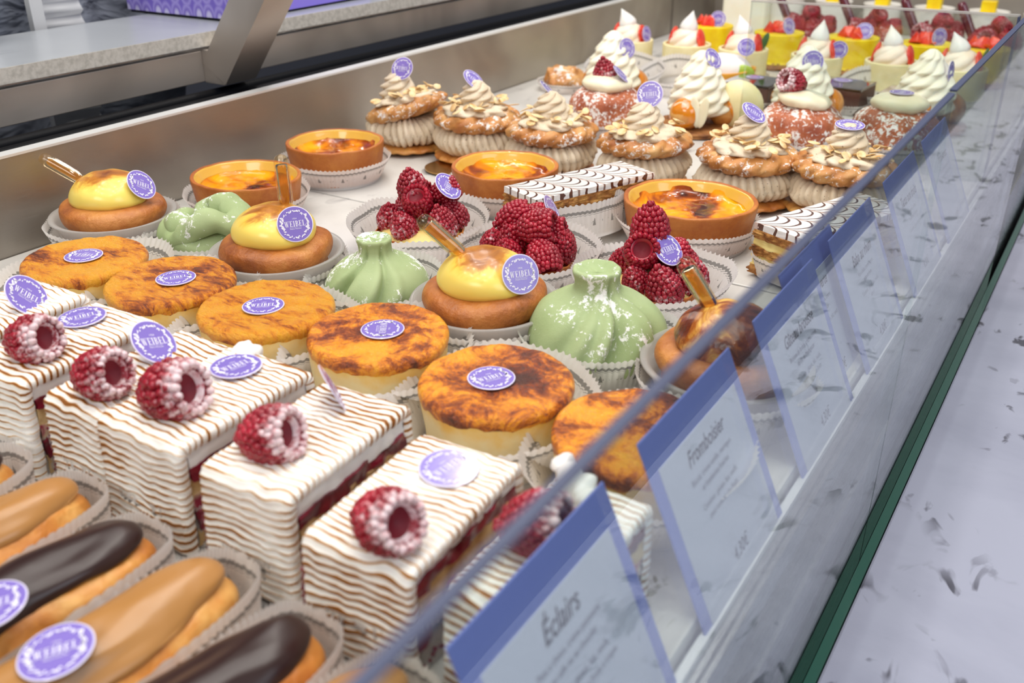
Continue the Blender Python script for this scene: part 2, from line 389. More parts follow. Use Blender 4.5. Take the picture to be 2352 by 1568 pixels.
def wf(dx, dy, rz=0):   # world direction to local of a thing turned by rz
    return (dx * cos(-rz) - dy * sin(-rz), dx * sin(-rz) + dy * cos(-rz))

# text
def text_mesh(body, size, mat, ax='CENTER', shear=0.0, xs=1.0, off=0.0, rz=0, pos=(0, 0, 0), bold=0.0):
    cu = bpy.data.curves.new('text', 'FONT'); cu.body = body; cu.size = size * .01; cu.align_x = ax; cu.align_y = 'CENTER'; cu.shear = shear
    cu.offset = bold * .01; cu.resolution_u = 3
    o = bpy.data.objects.new('text', cu); C.objects.link(o)
    bpy.context.view_layer.update()
    dg = bpy.context.evaluated_depsgraph_get(); me = bpy.data.meshes.new_from_object(o.evaluated_get(dg))
    me.transform(Matrix.Translation(Vector(pos) * .01) @ Matrix.Rotation(rz, 4, 'Z') @ Matrix.Diagonal((xs, 1, 1, 1)))
    bpy.data.objects.remove(o); bpy.data.curves.remove(cu)
    return me
def join(meshes, name, mat):
    vs, fs = [], []
    for me in meshes:
        b = len(vs); vs += [tuple(v.co) for v in me.vertices]; fs += [[b + i for i in p.vertices] for p in me.polygons]
    me = bpy.data.meshes.new(name); me.from_pydata(vs, [], fs); me.materials.append(M[mat]); me.update(); return me

# ------------------------------------------------------------------ badge (sticker)
def serif_word():
    g = MB(); H_ = .40; X0 = [-.72]
    def quad(*p):
        b = len(g.v); g.v += [(X0[0] + q[0] * H_ * .62, -.17 + q[1] * H_, .045) for q in p]; g.f.append(list(range(b, b + len(p))))
    def rect(x0, x1, y0, y1): quad((x0, y0), (x1, y0), (x1, y1), (x0, y1))
    def diag(x0, y0, x1, y1, w_): quad((x0, y0), (x0 + w_, y0), (x1 + w_, y1), (x1, y1))
    def stem(): rect(.1, .32, 0, 1); rect(0, .42, 0, .06); rect(0, .42, .94, 1)
    def W_():
        diag(.02, 1, .26, 0, .2); diag(.34, 0, .52, .95, .07); diag(.46, 1, .70, 0, .2); diag(.80, 0, 1.02, 1, .07)
        for x in (-.08, .36, .9): rect(x, x + .38, .94, 1)
    def E_():
        stem(); rect(.3, .78, .93, 1); rect(.3, .62, .47, .53); rect(.3, .82, 0, .07); rect(.72, .78, .75, 1); rect(.56, .62, .38, .62); rect(.76, .82, 0, .25)
    def B_():
        stem()
        for cy, r, x in ((.75, .25, .36), (.27, .27, .40)):
            for k in range(8):
                a0, a1 = -pi / 2 + pi * k / 8, -pi / 2 + pi * (k + 1) / 8; ro, ri = r, r - .07; w0, w1 = .12 * cos(a0), .12 * cos(a1)
                quad((x + ri * cos(a0), cy + ri * sin(a0)), (x + (ro + w0) * cos(a0), cy + ro * sin(a0)), (x + (ro + w1) * cos(a1), cy + ro * sin(a1)), (x + ri * cos(a1), cy + ri * sin(a1)))
    def L_(): stem(); rect(.3, .82, 0, .07); rect(.76, .82, 0, .3)
    def I_(): stem()
    for fn, adv in ((W_, 1.42), (E_, .98), (I_, .60), (B_, .98), (E_, .98), (L_, .9)):
        fn(); X0[0] += adv * H_ * .62
    return g.mesh('word', 'badge_print', False)
def badge_meshes():
    b = MB(); b.lathe([(0, -.03), (1.2, -.03), (1.26, -.02), (1.26, .02), (1.22, .03), (0, .03)], 48)
    disc = b.mesh('badge', 'badge_lavender', False)
    parts = [serif_word(), text_mesh('1954', .16, None, pos=(0, .38, .045)), text_mesh('Maitre Patissier', .13, None, pos=(0, -.32, .045))]
    # serifs on the capitals' feet and heads
    g = MB(); g.box(-.42, .42, -.235, -.222, .044, .046)
    rnd = random.Random(4)
    for i in range(46):
        a = 2 * pi * i / 46 + rnd.uniform(-.04, .04); r = .93 + rnd.uniform(-.07, .07)
        s_ = rnd.uniform(.05, .085) * (1.5 if abs(cos(a)) > .8 else 1)
        n = 7; ring = []
        ca = rnd.uniform(0, 6.28)
        for k in range(n):
            t_ = 2 * pi * k / n; px, py = s_ * 1.25 * cos(t_), s_ * .62 * sin(t_)
            ring.append((r * cos(a) + px * cos(ca) - py * sin(ca), r * sin(a) + px * sin(ca) + py * cos(ca), .045))
        bb = len(g.v); g.v += ring; g.f.append(list(range(bb, bb + n)))
    parts.append(g.mesh('wreath', 'badge_print', False))
    return disc, join(parts, 'badge_print', 'badge_print')
DISC, PRINT = badge_meshes()
def badge(parent, pos, n, xd=(0, 1, 0), scale=1.0):
    m_ = frame(pos, n, xd) @ Matrix.Scale(scale, 4)
    o = obj('badge', DISC, parent, m_); o['label'] = 'round lavender badge with white wreath and lettering'
    obj('printed_lettering', PRINT, o); return o

# ------------------------------------------------------------------ paper liners
def outline(kind, a, b, n):
    pts = []
    if kind == 'oval':
        pts = [(a * cos(2 * pi * i / n), b * sin(2 * pi * i / n)) for i in range(n)]
    else:   # rounded rectangle by superellipse
        for i in range(n):
            t_ = 2 * pi * i / n; c_, s_ = cos(t_), sin(t_); e_ = .5 if kind == 'rect' else .35
            pts.append((a * math.copysign(abs(c_) ** e_, c_), b * math.copysign(abs(s_) ** e_, s_)))
    return pts
def liner_mesh(kind, a, b, h, flare, seed=0, waviness=.25, fy=None):
    fy = flare if fy is None else fy
    npl = int(2 * pi * sqrt((a * a + b * b) / 2) / .33); n = npl * 4
    o = outline(kind, a, b, n)
    ac = [0]
    for i in range(n): ac.append(ac[-1] + math.dist(o[i], o[(i + 1) % n]))
    nv = 7; P = []
    for i in range(n):
        row = []; ph = i % 4; z4 = (0, 1, 0, -1)[ph]
        x, y = o[i]; L_ = math.hypot(x, y); ux, uy = x / L_, y / L_
        t_ = 2 * pi * i / n
        wv_ = waviness * noise.noise(Vector((cos(t_) * 1.6, sin(t_) * 1.6, seed * 5.3)))
        for j in range(nv + 1):
            v = j / nv; r = flare * v ** 1.15 + z4 * .075 * v + wv_ * 2 * v
            r += (fy - flare) * v ** 1.15 * abs(uy) ** 1.5; zz = h * v + (wv_ * .5 * v * h) + (.06 * (1 if ph in (0, 1) else -1) if j == nv else 0)
            row.append((x + ux * r, y + uy * r, .04 + zz))
        P.append(row)
    m_ = MB(); b0 = m_.grid(P, wu=True, uv=lambda i, j: (ac[min(i, n)], j / nv))
    m_.fan([b0 + i * (nv + 1) for i in range(n)], (0, 0, .04))
    return m_.mesh('paper_liner', 'liner_paper')
def liner(parent, kind, a, b, h, flare, var=0, rz=None, wav=.25, fy=None):
    me = cached(('liner', kind, a, b, h, flare, var % 3, wav, fy), lambda: liner_mesh(kind, a, b, h, flare, var % 3, wav, fy))
    o = obj('paper_liner', me, parent)
    if rz is not None: o.rotation_euler = (0, 0, rz)
    return o

# ------------------------------------------------------------------ raspberry
def raspberry_mesh(seed, mat, tip=1.0, whole=False):
    rnd = random.Random(seed); m_ = MB(); Ln = 1.25
    # axis +z = open end, -z = tip
    def rad(z):   # profile
        t_ = (z + Ln) / (2 * Ln)
        return 1.14 * (sin(pi * .5 * min(1, t_ / .72)) ** .85) * (1 - .35 * max(0, t_ - .72) ** 1.2) if t_ > 0 else 0
    core = [(0, -Ln * .92)] + [(max(rad(-Ln + 2 * Ln * k / 8) * .93, .02), -Ln + 2 * Ln * k / 8) for k in range(1, 9)]
    core += [(.62, Ln * 1.0), (.5, Ln * .55), (0, Ln * .3)]
    m_.lathe(core, 20)
    rows = 10
    for k in range(rows):
        z = -Ln * .93 + (2 * Ln * .99) * k / (rows - 1)
        r = rad(z) * .93 if k else .12
        if k == rows - 1: r = .88
        n = max(4, int(2 * pi * r / .315)) if k else 3
        for i in range(n):
            a = 2 * pi * (i + .5 * (k % 2)) / n + rnd.uniform(-.06, .06)
            s_ = .195 * rnd.uniform(.88, 1.15) * (.85 if k < 2 else 1)
            m_.ball((r * cos(a), r * sin(a), z + rnd.uniform(-.05, .05)), s_, n=8, sc=(1, 1, 1.08))
    me = m_.mesh('raspberry', mat)
    return me
RB = {}
for mt in ('fresh', 'rim_sugar', 'dusted'):
    for s_ in range(2): RB[mt, s_] = raspberry_mesh(s_ + 3, 'raspberry_' + mt)
hm = MB(); hm.lathe([(0, .78), (.5, .9), (.66, 1.12), (.74, 1.34)], 20); HOLLOW = hm.mesh('hollow', 'berry_hollow')
def raspberry(parent, pos, axis, sc=1.0, kind='fresh', var=0, spin=0):
    m_ = frame(pos, axis, (cos(spin), sin(spin), .31)) @ Matrix.Scale(sc, 4)
    o = obj('raspberry', RB[kind, var % 2], parent, m_)
    if kind == 'rim_sugar' or (kind == 'fresh' and m_[2][2] > .004): obj('hollow', HOLLOW, o)
    return o

# ------------------------------------------------------------------ swirls and tori
def swirl_mesh(name, prof, nr, amp, turns, mat, nu=150, nv=44, seed=0, sharp=1.0, wob=.05):
    pr = prof_spline(prof, nv); m_ = MB()
    def fn(a, t_, r, z):
        k = abs(cos(nr / 2 * (a - turns * 2 * pi * t_))) ** sharp
        rr = r * (1 - amp + amp * k) ; n_ = noise.noise(Vector((cos(a) * 1.2, sin(a) * 1.2, z * .5 + seed * 3.1)))
        rr *= 1 + wob * n_
        return (rr * cos(a), rr * sin(a), z + .12 * amp * 3 * k * r * .2)
    m_.lathe(pr, nu, fn); return m_.mesh(name, mat)
def torus_mesh(name, R, rx, rz_, nr, amp, kphi, mat, zc, nu=200, nv=28, seed=0, sharp=.8, wob=.08, sq=1.0):
    P = []
    for i in range(nu):
        a = 2 * pi * i / nu; row = []
        for j in range(nv):
            f = 2 * pi * j / nv
            k = abs(cos(nr / 2 * a + kphi * f)) ** sharp
            s_ = (1 - amp + amp * k) * (1 + wob * noise.noise(Vector((cos(a) * 2, sin(a) * 2, f * .6 + seed * 4.7))))
            r = R + rx * s_ * cos(f)
            row.append((r * cos(a), r * sin(a), zc + rz_ * s_ * sin(f)))
        P.append(row)
    m_ = MB(); m_.grid(P, wu=True, wv=True); return m_.mesh(name, mat)

# ------------------------------------------------------------------ the setting and the case
def part(name, mb, mat, parent=None, smooth=False): return obj(name, mb.mesh(name, mat, smooth), parent)
def bevel(o, w_=.0012, s_=2):
    b = o.modifiers.new('bevel', 'BEVEL'); b.width = w_; b.segments = s_; b.limit_method = 'ANGLE'; return o
f_ = part('floor', MB().box(-300, 300, -200, 500, -102, -100), 'floor_grey'); f_['kind'] = 'structure'
f_ = part('wall_back', MB().box(-262, -260, -200, 500, -100, 190), 'charcoal_wall'); f_['kind'] = 'structure'

case = thing('display_case', 'refrigerated pastry display case with marble deck and steel back', 'display case', 0, 0)
for y0, y1 in ((-40, 63.6), (63.8, 128.3), (128.5, 186)):
    bevel(part('marble_deck_tile', MB().box(-70.9, -9.6, y0, y1, -1.5, 0), 'deck_marble', case), .001)
bp = bevel(part('back_panel', MB().box(-71.9, -71.0, -60, 166, -2, 7.6), 'brushed_steel', case), .0008)
part('back_panel_lip', MB().box(-72.2, -70.95, -60, 166, 7.55, 7.75), 'bright_lip', case)
part('back_panel_end_section', MB().box(-71.6, -70.9, 166.3, 187, -2, 9.5), 'brushed_steel', case)
part('end_panel', MB().box(-71, -8, 186.5, 187.5, -2, 9), 'brushed_steel', case)
k = MB(); k.box(-80.4, -72.4, -60, 230, 2, 4.5); part('dark_air_slot', k, 'dark_interior', case)
k = MB()
for x, z, r in ((-74.0, 5.2, .8), (-76.4, 6.0, .9), (-78.6, 6.3, .7)):
    k.grid([[(x + r * cos(a * pi / 6), y, z + r * sin(a * pi / 6)) for a in range(12)] for y in (-60, 70, 230)], wv=True)
part('rubber_gasket', k, 'black_rubber', case, True)
# front rail profile
rail = [(-9.6, -1.5), (-9.6, -.9), (-8.6, -.9), (-8.6, -1.15), (-8.3, -1.15), (-8.1, -2.2), (-7.5, -3.0), (-7.45, -3.35), (-7.25, -3.4), (-7.1, -11.5), (-9.6, -11.5)]
k = MB(); k.grid([[(x, y, z) for x, z in rail] for y in (-40, 200)], wv=True); part('front_rail', k, 'rail_aluminium', case)
k = MB(); k.box(-9.35, -8.95, -40, 200, -.9, -.55); part('card_slot_lip', k, 'white_plastic', case)
k = MB(); k.box(-84, -10, -45, 200, -95, -4); part('case_body', k, 'cabinet_white', case)

gl = part('front_glass', MB().box(-6.94, -6.64, -30, 50.0, -12, 18.0), 'pane_glass'); tag(gl, 'low upright front glass pane nearest the camera, over the price cards', 'glass pane')
gl = part('front_glass', MB().box(-6.94, -6.64, 50.2, 99.0, -12, 18.1), 'pane_glass'); tag(gl, 'low upright front glass pane further along, beside the glazed end screen', 'glass pane')
k = MB(); P = [(-6.1, -10), (-6.15, -10), (-9.3, 17.6), (-9.25, 17.6)]
gs = thing('end_glass_screen', 'tall cross glass screen at far right with bright polished top edge', 'glass pane', 0, 0)
k = MB()
for y in (99.6, 100.2): k.v += [(-9.2, y, .1), (-34, y, .1), (-34, y, 15.0), (-9.3, y, 15.4)]
k.f += [[0, 1, 2, 3], [7, 6, 5, 4], [0, 3, 7, 4], [1, 5, 6, 2], [0, 4, 5, 1]]; k.f.append([3, 2, 6, 7])
part('pane', k, 'pane_glass', gs)
k = MB()
for y in (99.5, 100.3): k.v += [(-34, y, 15.0), (-9.3, y, 15.4), (-9.3, y, 15.55), (-34, y, 15.15)]
k.f += [[0, 1, 2, 3], [7, 6, 5, 4], [3, 2, 6, 7], [0, 4, 5, 1], [1, 5, 6, 2], [0, 3, 7, 4]]
part('polished_top_edge', k, 'cloudy_plastic', gs)
k = MB()
for y in (99.5, 100.3): k.v += [(-9.3, y, .1), (-9.12, y, .1), (-9.22, y, 15.4), (-9.4, y, 15.4)]
k.f += [[0, 1, 2, 3], [7, 6, 5, 4], [3, 2, 6, 7], [0, 4, 5, 1], [1, 5, 6, 2], [0, 3, 7, 4]]
part('polished_side_edge', k, 'pane_edge', gs)
# polished glass edges
part('polished_edge', MB().box(-6.95, -6.63, -30, 50.0, 17.98, 18.08), 'pane_edge', bpy.data.objects['front_glass'])
part('polished_edge', MB().box(-6.95, -6.63, 50.2, 99.0, 18.08, 18.18), 'pane_edge', bpy.data.objects['front_glass.001'])

led = part('marble_ledge', MB().box(-6.0, 7.8, -60, 260, -13, -10), 'ledge_marble'); bevel(led, .0015); tag(led, 'pale grey veined stone customer ledge outside the front glass', 'ledge')
k = MB(); k.box(-6.62, -6.06, -60, 260, -13.5, -10.15); o = part('glass_seal', k, 'green_seal'); tag(o, 'dark green seal strip between front glass and stone ledge', 'seal')
o = part('counter_front', MB().box(-6.0, 6.0, -60, 260, -100, -13), 'cabinet_white'); tag(o, 'counter base under the stone customer ledge', 'counter')

# rear counter, steel beam and strut
o = part('rear_worktop', MB().box(-95, -79.8, -60, 260, 10.94, 12.35), 'counter_stone'); tag(o, 'pale stone worktop behind the case carrying the lavender boxes', 'worktop')
k = MB(); k.box(-79.8, -79.7, -60, 260, 11.0, 12.33); part('front_edge', k, 'stone_edge', o)
bm = thing('steel_support', 'brushed steel beam with slanting strut under the rear worktop', 'support beam', 0, 0)
bevel(part('beam', MB().box(-84, -80.0, -60, 260, 7.5, 10.6), 'beam_steel', bm), .0008)
part('beam_shadow_gap', MB().box(-84, -80.6, -60, 260, 10.6, 10.94), 'rail_aluminium', bm)
bevel(part('bracket', MB().box(-80.0, -77.2, 67.85, 71.9, 7.4, 10.7), 'beam_steel', bm), .0006)
k = MB(); dx, dz, wx = .067, .085, 4.1
for y in (67.8, 72.0):
    k.v += [(-77.0 - wx, y, 8.6), (-77.0, y, 7.5), (-77.0 + dx * 420, y, 7.5 + dz * 420), (-77 - wx + dx * 420, y, 8.6 + dz * 420)]
k.f += [[0, 1, 2, 3], [7, 6, 5, 4], [1, 5, 6, 2], [0, 3, 7, 4], [0, 4, 5, 1], [3, 2, 6, 7]]
for i, v_ in enumerate(k.v):
    if i in (0, 4): k.v[i] = (-80.0, v_[1], 9.4)
part('strut', k, 'beam_steel', bm)

# things on and behind the rear worktop
def gift_box(x, y, rz, sx_, sy_, h, label):
    t_ = thing('gift_box', label, 'box', x, y, .1236, rz, 'lavender pastry boxes on the rear worktop')
    bevel(part('box_body', MB().box(0, sx_, 0, sy_, 0, h), 'lavender_box', t_), .001)
    bevel(part('box_lid', MB().box(-.15, sx_ + .15, -.15, sy_ + .15, h - 2, h + .1), 'lavender_plain', t_), .001)
k = thing('gift_box', 'lavender patterned cardboard pastry box standing on the rear worktop', 'box', -.822, .742, .1236, radians(2))
bevel(part('box_body', MB().box(-16, 0, 0, 24, .25, 9), 'lavender_box', k), .001)
sd = part('plain_side', MB().box(0, .08, 0, 24, .25, 9), 'lavender_plain', k)
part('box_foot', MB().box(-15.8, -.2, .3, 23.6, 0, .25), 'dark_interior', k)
cp = thing('paper_cup', 'white paper cup with black rim line at left edge', 'cup', -.935, .515, .1235)
k = MB(); k.lathe([(0, 0), (2.6, 0), (3.4, 5.0), (3.55, 5.2), (3.4, 5.3), (2.5, .3), (0, .3)], 40); part('cup_body', k, 'white_plastic', cp, True)
k = MB(); k.lathe([(3.34, 4.5), (3.42, 4.5), (3.45, 4.7), (3.37, 4.7)], 40); part('rim_line', k, 'black_rubber', cp, True)
k = MB(); P = []
for i in range(60):
    row = []
    for j in range(24):
        y, z = 28 + i * .9, -10 + j * 2
        row.append((-97.5 - 3 + 2.5 * noise.noise(Vector((y * .07, z * .09, 0))), y, z))
    P.append(row)
k.grid(P); P2 = [[(p[0] - 1, p[1], p[2]) for p in r] for r in P]; k.grid(P2, flip=True)
jk = part('grey_jacket', k, 'grey_cloth', None, True); tag(jk, 'rumpled blue grey fabric garment hanging behind the rear worktop', 'garment')
k = MB(); P = []
for i in range(12):
    row = []
    for j in range(60):
        y, z = 62.3 + i * .42, 0 + j * .5
        row.append((-97 + .35 * sin(z * 4.2 + i * .1), y, z))
    P.append(row)
k.grid(P); k.grid([[(p[0] - .8, p[1], p[2]) for p in r] for r in P], flip=True); part('ribbed_strap', k, 'pale_strip', jk, True)
k = MB().box(-96.4, -95.6, 60.2, 61.6, 0, 30); part('zip_strip', k, 'pale_strip', jk)

# ------------------------------------------------------------------ price cards
def price_card(y0, title, body, price, label, off=0.0, wd=9.9, tsize=1.0):
    xb, zb = -9.0 - off, -.75; run, rise = -3.7, 8.3
    Ls = math.hypot(run, rise)
    t_ = bpy.data.objects.new('price_card', None); C.objects.link(t_); t_['label'] = label; t_['category'] = 'price card'; t_['group'] = 'price cards along the front rail'
    X = Vector((0, 1, 0)); Y = Vector((run, 0, rise)).normalized(); Z = X.cross(Y)
    m_ = Matrix((X, Y, Z)).transposed().to_4x4(); m_.translation = Vector((xb, y0, zb)) * .01; t_.matrix_world = m_
    bevel(part('card', MB().box(0, wd, 0, Ls, -.12, 0), 'tag_purple', t_), .0006)
    bevel(part('panel', MB().box(.75, wd - .75, .1, Ls - 1.55, 0, .03), 'tag_white', t_), .0003)
    ms = [text_mesh(title, tsize, None, shear=.35, xs=.8, bold=.015, pos=(wd / 2, Ls - 2.45, .05))]
    obj('title', join(ms, 'title', 'tag_ink'), t_)
    ms = []
    y = Ls - 3.4
    for i, ln in enumerate(body):
        ms.append(text_mesh(ln, .40, None, xs=.85, pos=(wd / 2, y, .05))); y -= .52 if i != 1 else .75
    obj('small_print', join(ms, 'small_print', 'tag_ink_soft'), t_)
    obj('price', join([text_mesh(price, .85, None, shear=.3, xs=.8, pos=(wd * .5, 1.35, .05))], 'price', 'tag_ink'), t_)
    return t_
B1 = ['Pate a choux, creme patissiere', 'au cafe ou au chocolat', 'Contient : gluten, lait, oeufs,', 'peut contenir des fruits a coque']
price_card(16.6, 'Éclairs', B1, '4,30€', 'purple bordered price card titled Éclairs, nearest the camera', tsize=1.15)
price_card(29.4, 'Fromboisier', ['Biscuit, creme vanille, meringue,', 'et framboises fraiches', 'Contient : gluten, lait, oeufs,', 'peut contenir des fruits'], '4,30€', 'purple bordered price card titled Fromboisier, second from the camera')
price_card(42.6, 'Gâteau brousse', ['Brousse de brebis, creme, citron,', 'vanille de Madagascar', 'Contient : gluten, lait, oeufs,', 'peut contenir des fruits'], '4,30€', 'purple bordered price card titled Gâteau brousse, with caramel cheesecakes behind', tsize=.95)
price_card(49.0, 'Figue verte', ['Pate d\'amande, creme', 'et genoise', 'Contient : gluten, lait, oeufs'], '4,30€', 'price card mostly hidden between the Gâteau brousse and Baba cards', off=.8, tsize=.9)
price_card(55.8, 'Baba au rhum', ['Pate a baba, creme legere,', 'sirop et rhum', 'Contient : gluten, lait, oeufs,', 'alcool'], '4,30€', 'purple bordered price card titled Baba au rhum')
price_card(69.5, 'Tarte aux fruits', ['Pate sablee, creme,', 'framboises fraiches', 'Contient : gluten, lait, oeufs'], '4,30€', 'purple bordered price card titled Tarte aux fruits')
price_card(82.5, 'Paris-brest', ['Pate a choux, creme pralinee', 'Contient : gluten, lait, oeufs'], '4,80€', 'farthest purple bordered price card, titled Paris-brest')

# ------------------------------------------------------------------ cheesecakes
def cheesecake_meshes(seed):
    m_ = MB(); R = 4.05
    pr = prof_spline([(0, .15), (3.6, .15), (3.75, .3), (3.85, 1.5), (3.98, 2.8), (4.02, 3.35)], 14)
    def fn(a, t_, r, z):
        k = 1 + .02 * noise.noise(Vector((cos(a) * 1.5, sin(a) * 1.5, z * .4 + seed)))
        return (r * k * cos(a), r * k * sin(a), z)
    m_.lathe(pr, 72, fn); body = m_.mesh('cake_body', 'cheesecake_side')
    m_ = MB(); pr = prof_spline([(4.0, 3.2), (4.09, 3.55), (4.0, 3.85), (3.7, 4.0), (2.6, 3.98), (1.3, 3.95), (0, 3.94)], 40)
    def fn2(a, t_, r, z):
        k = 1 + .02 * noise.noise(Vector((cos(a) * 1.5, sin(a) * 1.5, 3.3 * .4 + seed)))
        e_ = 3.9 if t_ > .3 else 0
        h = .10 * noise.noise(Vector((r * cos(a) * .9, r * sin(a) * .9, seed * 2.2))) + .05 * noise.noise(Vector((r * cos(a) * 4, r * sin(a) * 4, seed)))
        if t_ < .1: h += .22 * noise.noise(Vector((cos(a) * 6, sin(a) * 6, seed * 3)))
        return (r * k * cos(a), r * k * sin(a), z + h)
    m_.lathe(pr, 110, fn2); top = m_.mesh('caramelised_top', 'caramel_grain' if seed < 3 else 'caramel_mottled')
    return body, top
CCK = [(-.567, .357, 'round caramelised cheesecake at the far left end of its row, against the steel back', 25, 1),
       (-.487, .363, 'round cheesecake with dark grill-like streaks, second from the left in its row', 55, 1),
       (-.406, .366, 'round cheesecake with brown right side, third from the left in its row', 40, 1),
       (-.326, .374, 'round caramelised cheesecake with a burnt black far rim, fourth in its row', -55, 1),
       (-.238, .363, 'whole round cheesecake with dark burnt left patch, nearest the tilted glass edge', 60, 1),
       (-.155, .357, 'glistening orange cheesecake partly behind the front glass, without a visible badge', 0, 0)]
for i, (x, y, lb, ang, bd) in enumerate(CCK):
    t_ = thing('caramel_cheesecake', lb, 'cheesecake', x, y, 0, 0, 'row of caramelised cheesecakes')
    bo, to = cheesecake_meshes(i)
    obj('cake_body', bo, t_); obj('caramelised_top', to, t_)
    liner(t_, 'oval', 4.1, 4.1, 3.0, 1.2, i, wav=.3, fy=1.8)
    if bd:
        a = radians(ang)
        bx, by = [(0, 0), (.35, .1), (.1, -.3), (.2, .2), (-.2, -.2)][i]
        badge(t_, (bx, by, 4.05), (0, 0, 1), (cos(a), sin(a), 0), .99)

# ------------------------------------------------------------------ toasted meringue slices
def slice_meshes(W, D, H, seed):
    r_ = .55; y0, y1 = -D / 2, D / 2
    path = []
    def seg(ax, az, bx, bz, n):
        for i in range(n): path.append((ax + (bx - ax) * i / n, az + (bz - az) * i / n))
    seg(y0 - .25, .25, y0, H - r_, 60)
    for i in range(9): a = pi - pi / 2 * i / 9; path.append((y0 + r_ + r_ * cos(a), H - r_ + r_ * sin(a)))
    seg(y0 + r_, H, y1 - r_, H, 88)
    for i in range(9): a = pi / 2 - pi / 2 * i / 9; path.append((y1 - r_ + r_ * cos(a), H - r_ + r_ * sin(a)))
    seg(y1, H - r_, y1 + .1, .25, 48)
    ln = [0]
    for i in range(1, len(path)): ln.append(ln[-1] + math.dist(path[i], path[i - 1]))
    N = len(path); nx = 30; P = []; PH = []
    for i, (py, pz) in enumerate(path):
        a_, b_ = path[max(i - 1, 0)], path[min(i + 1, N - 1)]; ty, tz = b_[0] - a_[0], b_[1] - a_[1]; l_ = math.hypot(ty, tz); ny, nz = -tz / l_, ty / l_
        row = []; ph_ = []
        # inner left edge first
        def pt(x, depth, rip):
            q = Vector((x * .35, ln[i] * .25, seed * 9.1)); warp = .75 * noise.noise(q) + .42 * noise.noise(q * 3.3)
            wv_ = ln[i] / .385 + warp
            kk = abs(sin(pi * wv_)) if True else 0       # valley at integers, crest at .5
            h = (.11 * (kk ** .7) * rip + .06 * noise.noise(Vector((x * 2, ln[i] * 2, seed)))) - depth
            fr_ = frac = wv_ % 1
            return (x, py + ny * h, pz + nz * h), wv_
        hw = W / 2
        xs = [(-hw + .1, .55, 0), (-hw, .35, 0), (-hw - .03, .12, .4)] + [(-hw + .1 + (W - .2) * j / nx, 0, 1) for j in range(nx + 1)] + [(hw + .03, .12, .4), (hw, .35, 0), (hw - .1, .55, 0)]
        for x, d_, rp in xs:
            jag = .10 * noise.noise(Vector((py * 2.3, pz * 2.3, x))) if d_ else 0
            p_, w_ = pt(x + (math.copysign(jag, x) if d_ else 0), d_, rp); row.append(p_); ph_.append(w_)
        P.append(row); PH.append(ph_)
    m_ = MB(); m_.grid(P, uv=lambda i, j: (PH[min(i, N - 1)][min(j, len(PH[0]) - 1)], j / nx), flip=True)
    mer = m_.mesh('toasted_meringue', 'toasted_meringue')
    def slab(z0, z1, xi, mat, name, amp):
        nx_, ny_, nz_ = 10, 22, 5; b = MB()
        X0, X1, Y0, Y1 = -hw + xi, hw - xi, y0 + .55, y1 - .5
        def f(P_): b.grid(P_)
        rows = lambda n, a, c: [a + (c - a) * i / n for i in range(n + 1)]
        for x, fl in ((X0, True), (X1, False)):
            b.grid([[(x, yy, zz) for zz in rows(nz_, z0, z1)] for yy in rows(ny_, Y0, Y1)], flip=fl)
        for yy, fl in ((Y0, False), (Y1, True)):
            b.grid([[(x, yy, zz) for zz in rows(nz_, z0, z1)] for x in rows(nx_, X0, X1)], flip=fl)
        for zz, fl in ((z0, True), (z1, False)):
            b.grid([[(x, yy, zz) for yy in rows(ny_, Y0, Y1)] for x in rows(nx_, X0, X1)], flip=fl)
        b.disp(amp, 1.6, seed + z0)
        return b.mesh(name, mat)
    layers = [('sponge_layer', slab(.15, 1.2, .2, 'sponge', 'sponge_layer', .14)), ('raspberry_layer', slab(1.15, 2.2, .08, 'raspberry_jam', 'raspberry_layer', .28)),
              ('cream_layer', slab(2.1, 3.0, .14, 'pink_cream_layer', 'cream_layer', .16)), ('sponge_layer', slab(2.9, 3.9, .12, 'sponge', 'sponge_layer', .14)), ('raspberry_layer', slab(3.8, 4.5, .04, 'raspberry_jam', 'raspberry_layer', .22)),
              ('cream_layer', slab(4.4, H - .35, .1, 'plain_meringue', 'cream_layer', .1))]
    return mer, layers
SL = [(-.500, .256, 4.6), (-.436, .253, 4.8), (-.3765, .256, 4.1), (-.3275, .254, 5.3), (-.2625, .252, 4.8), (-.1995, .246, 5.0), (-.1385, .250, 4.2)]
SLL = ['meringue-topped raspberry slice at the left edge, upright badge, no raspberry in view',
       'toasted meringue slice with flat badge and big raspberry, second from the left edge',
       'toasted meringue slice with leaning badge beside a smaller raspberry, left of the peaked one',
       'meringue slice with a white peak at its far corner and a flat badge',
       'meringue slice whose badge stands edge-on, raspberry at its front',
       'meringue slice with flat shining badge, last whole slice before the glass',
       'meringue slice with untoasted white dollops, cut off by the front glass']
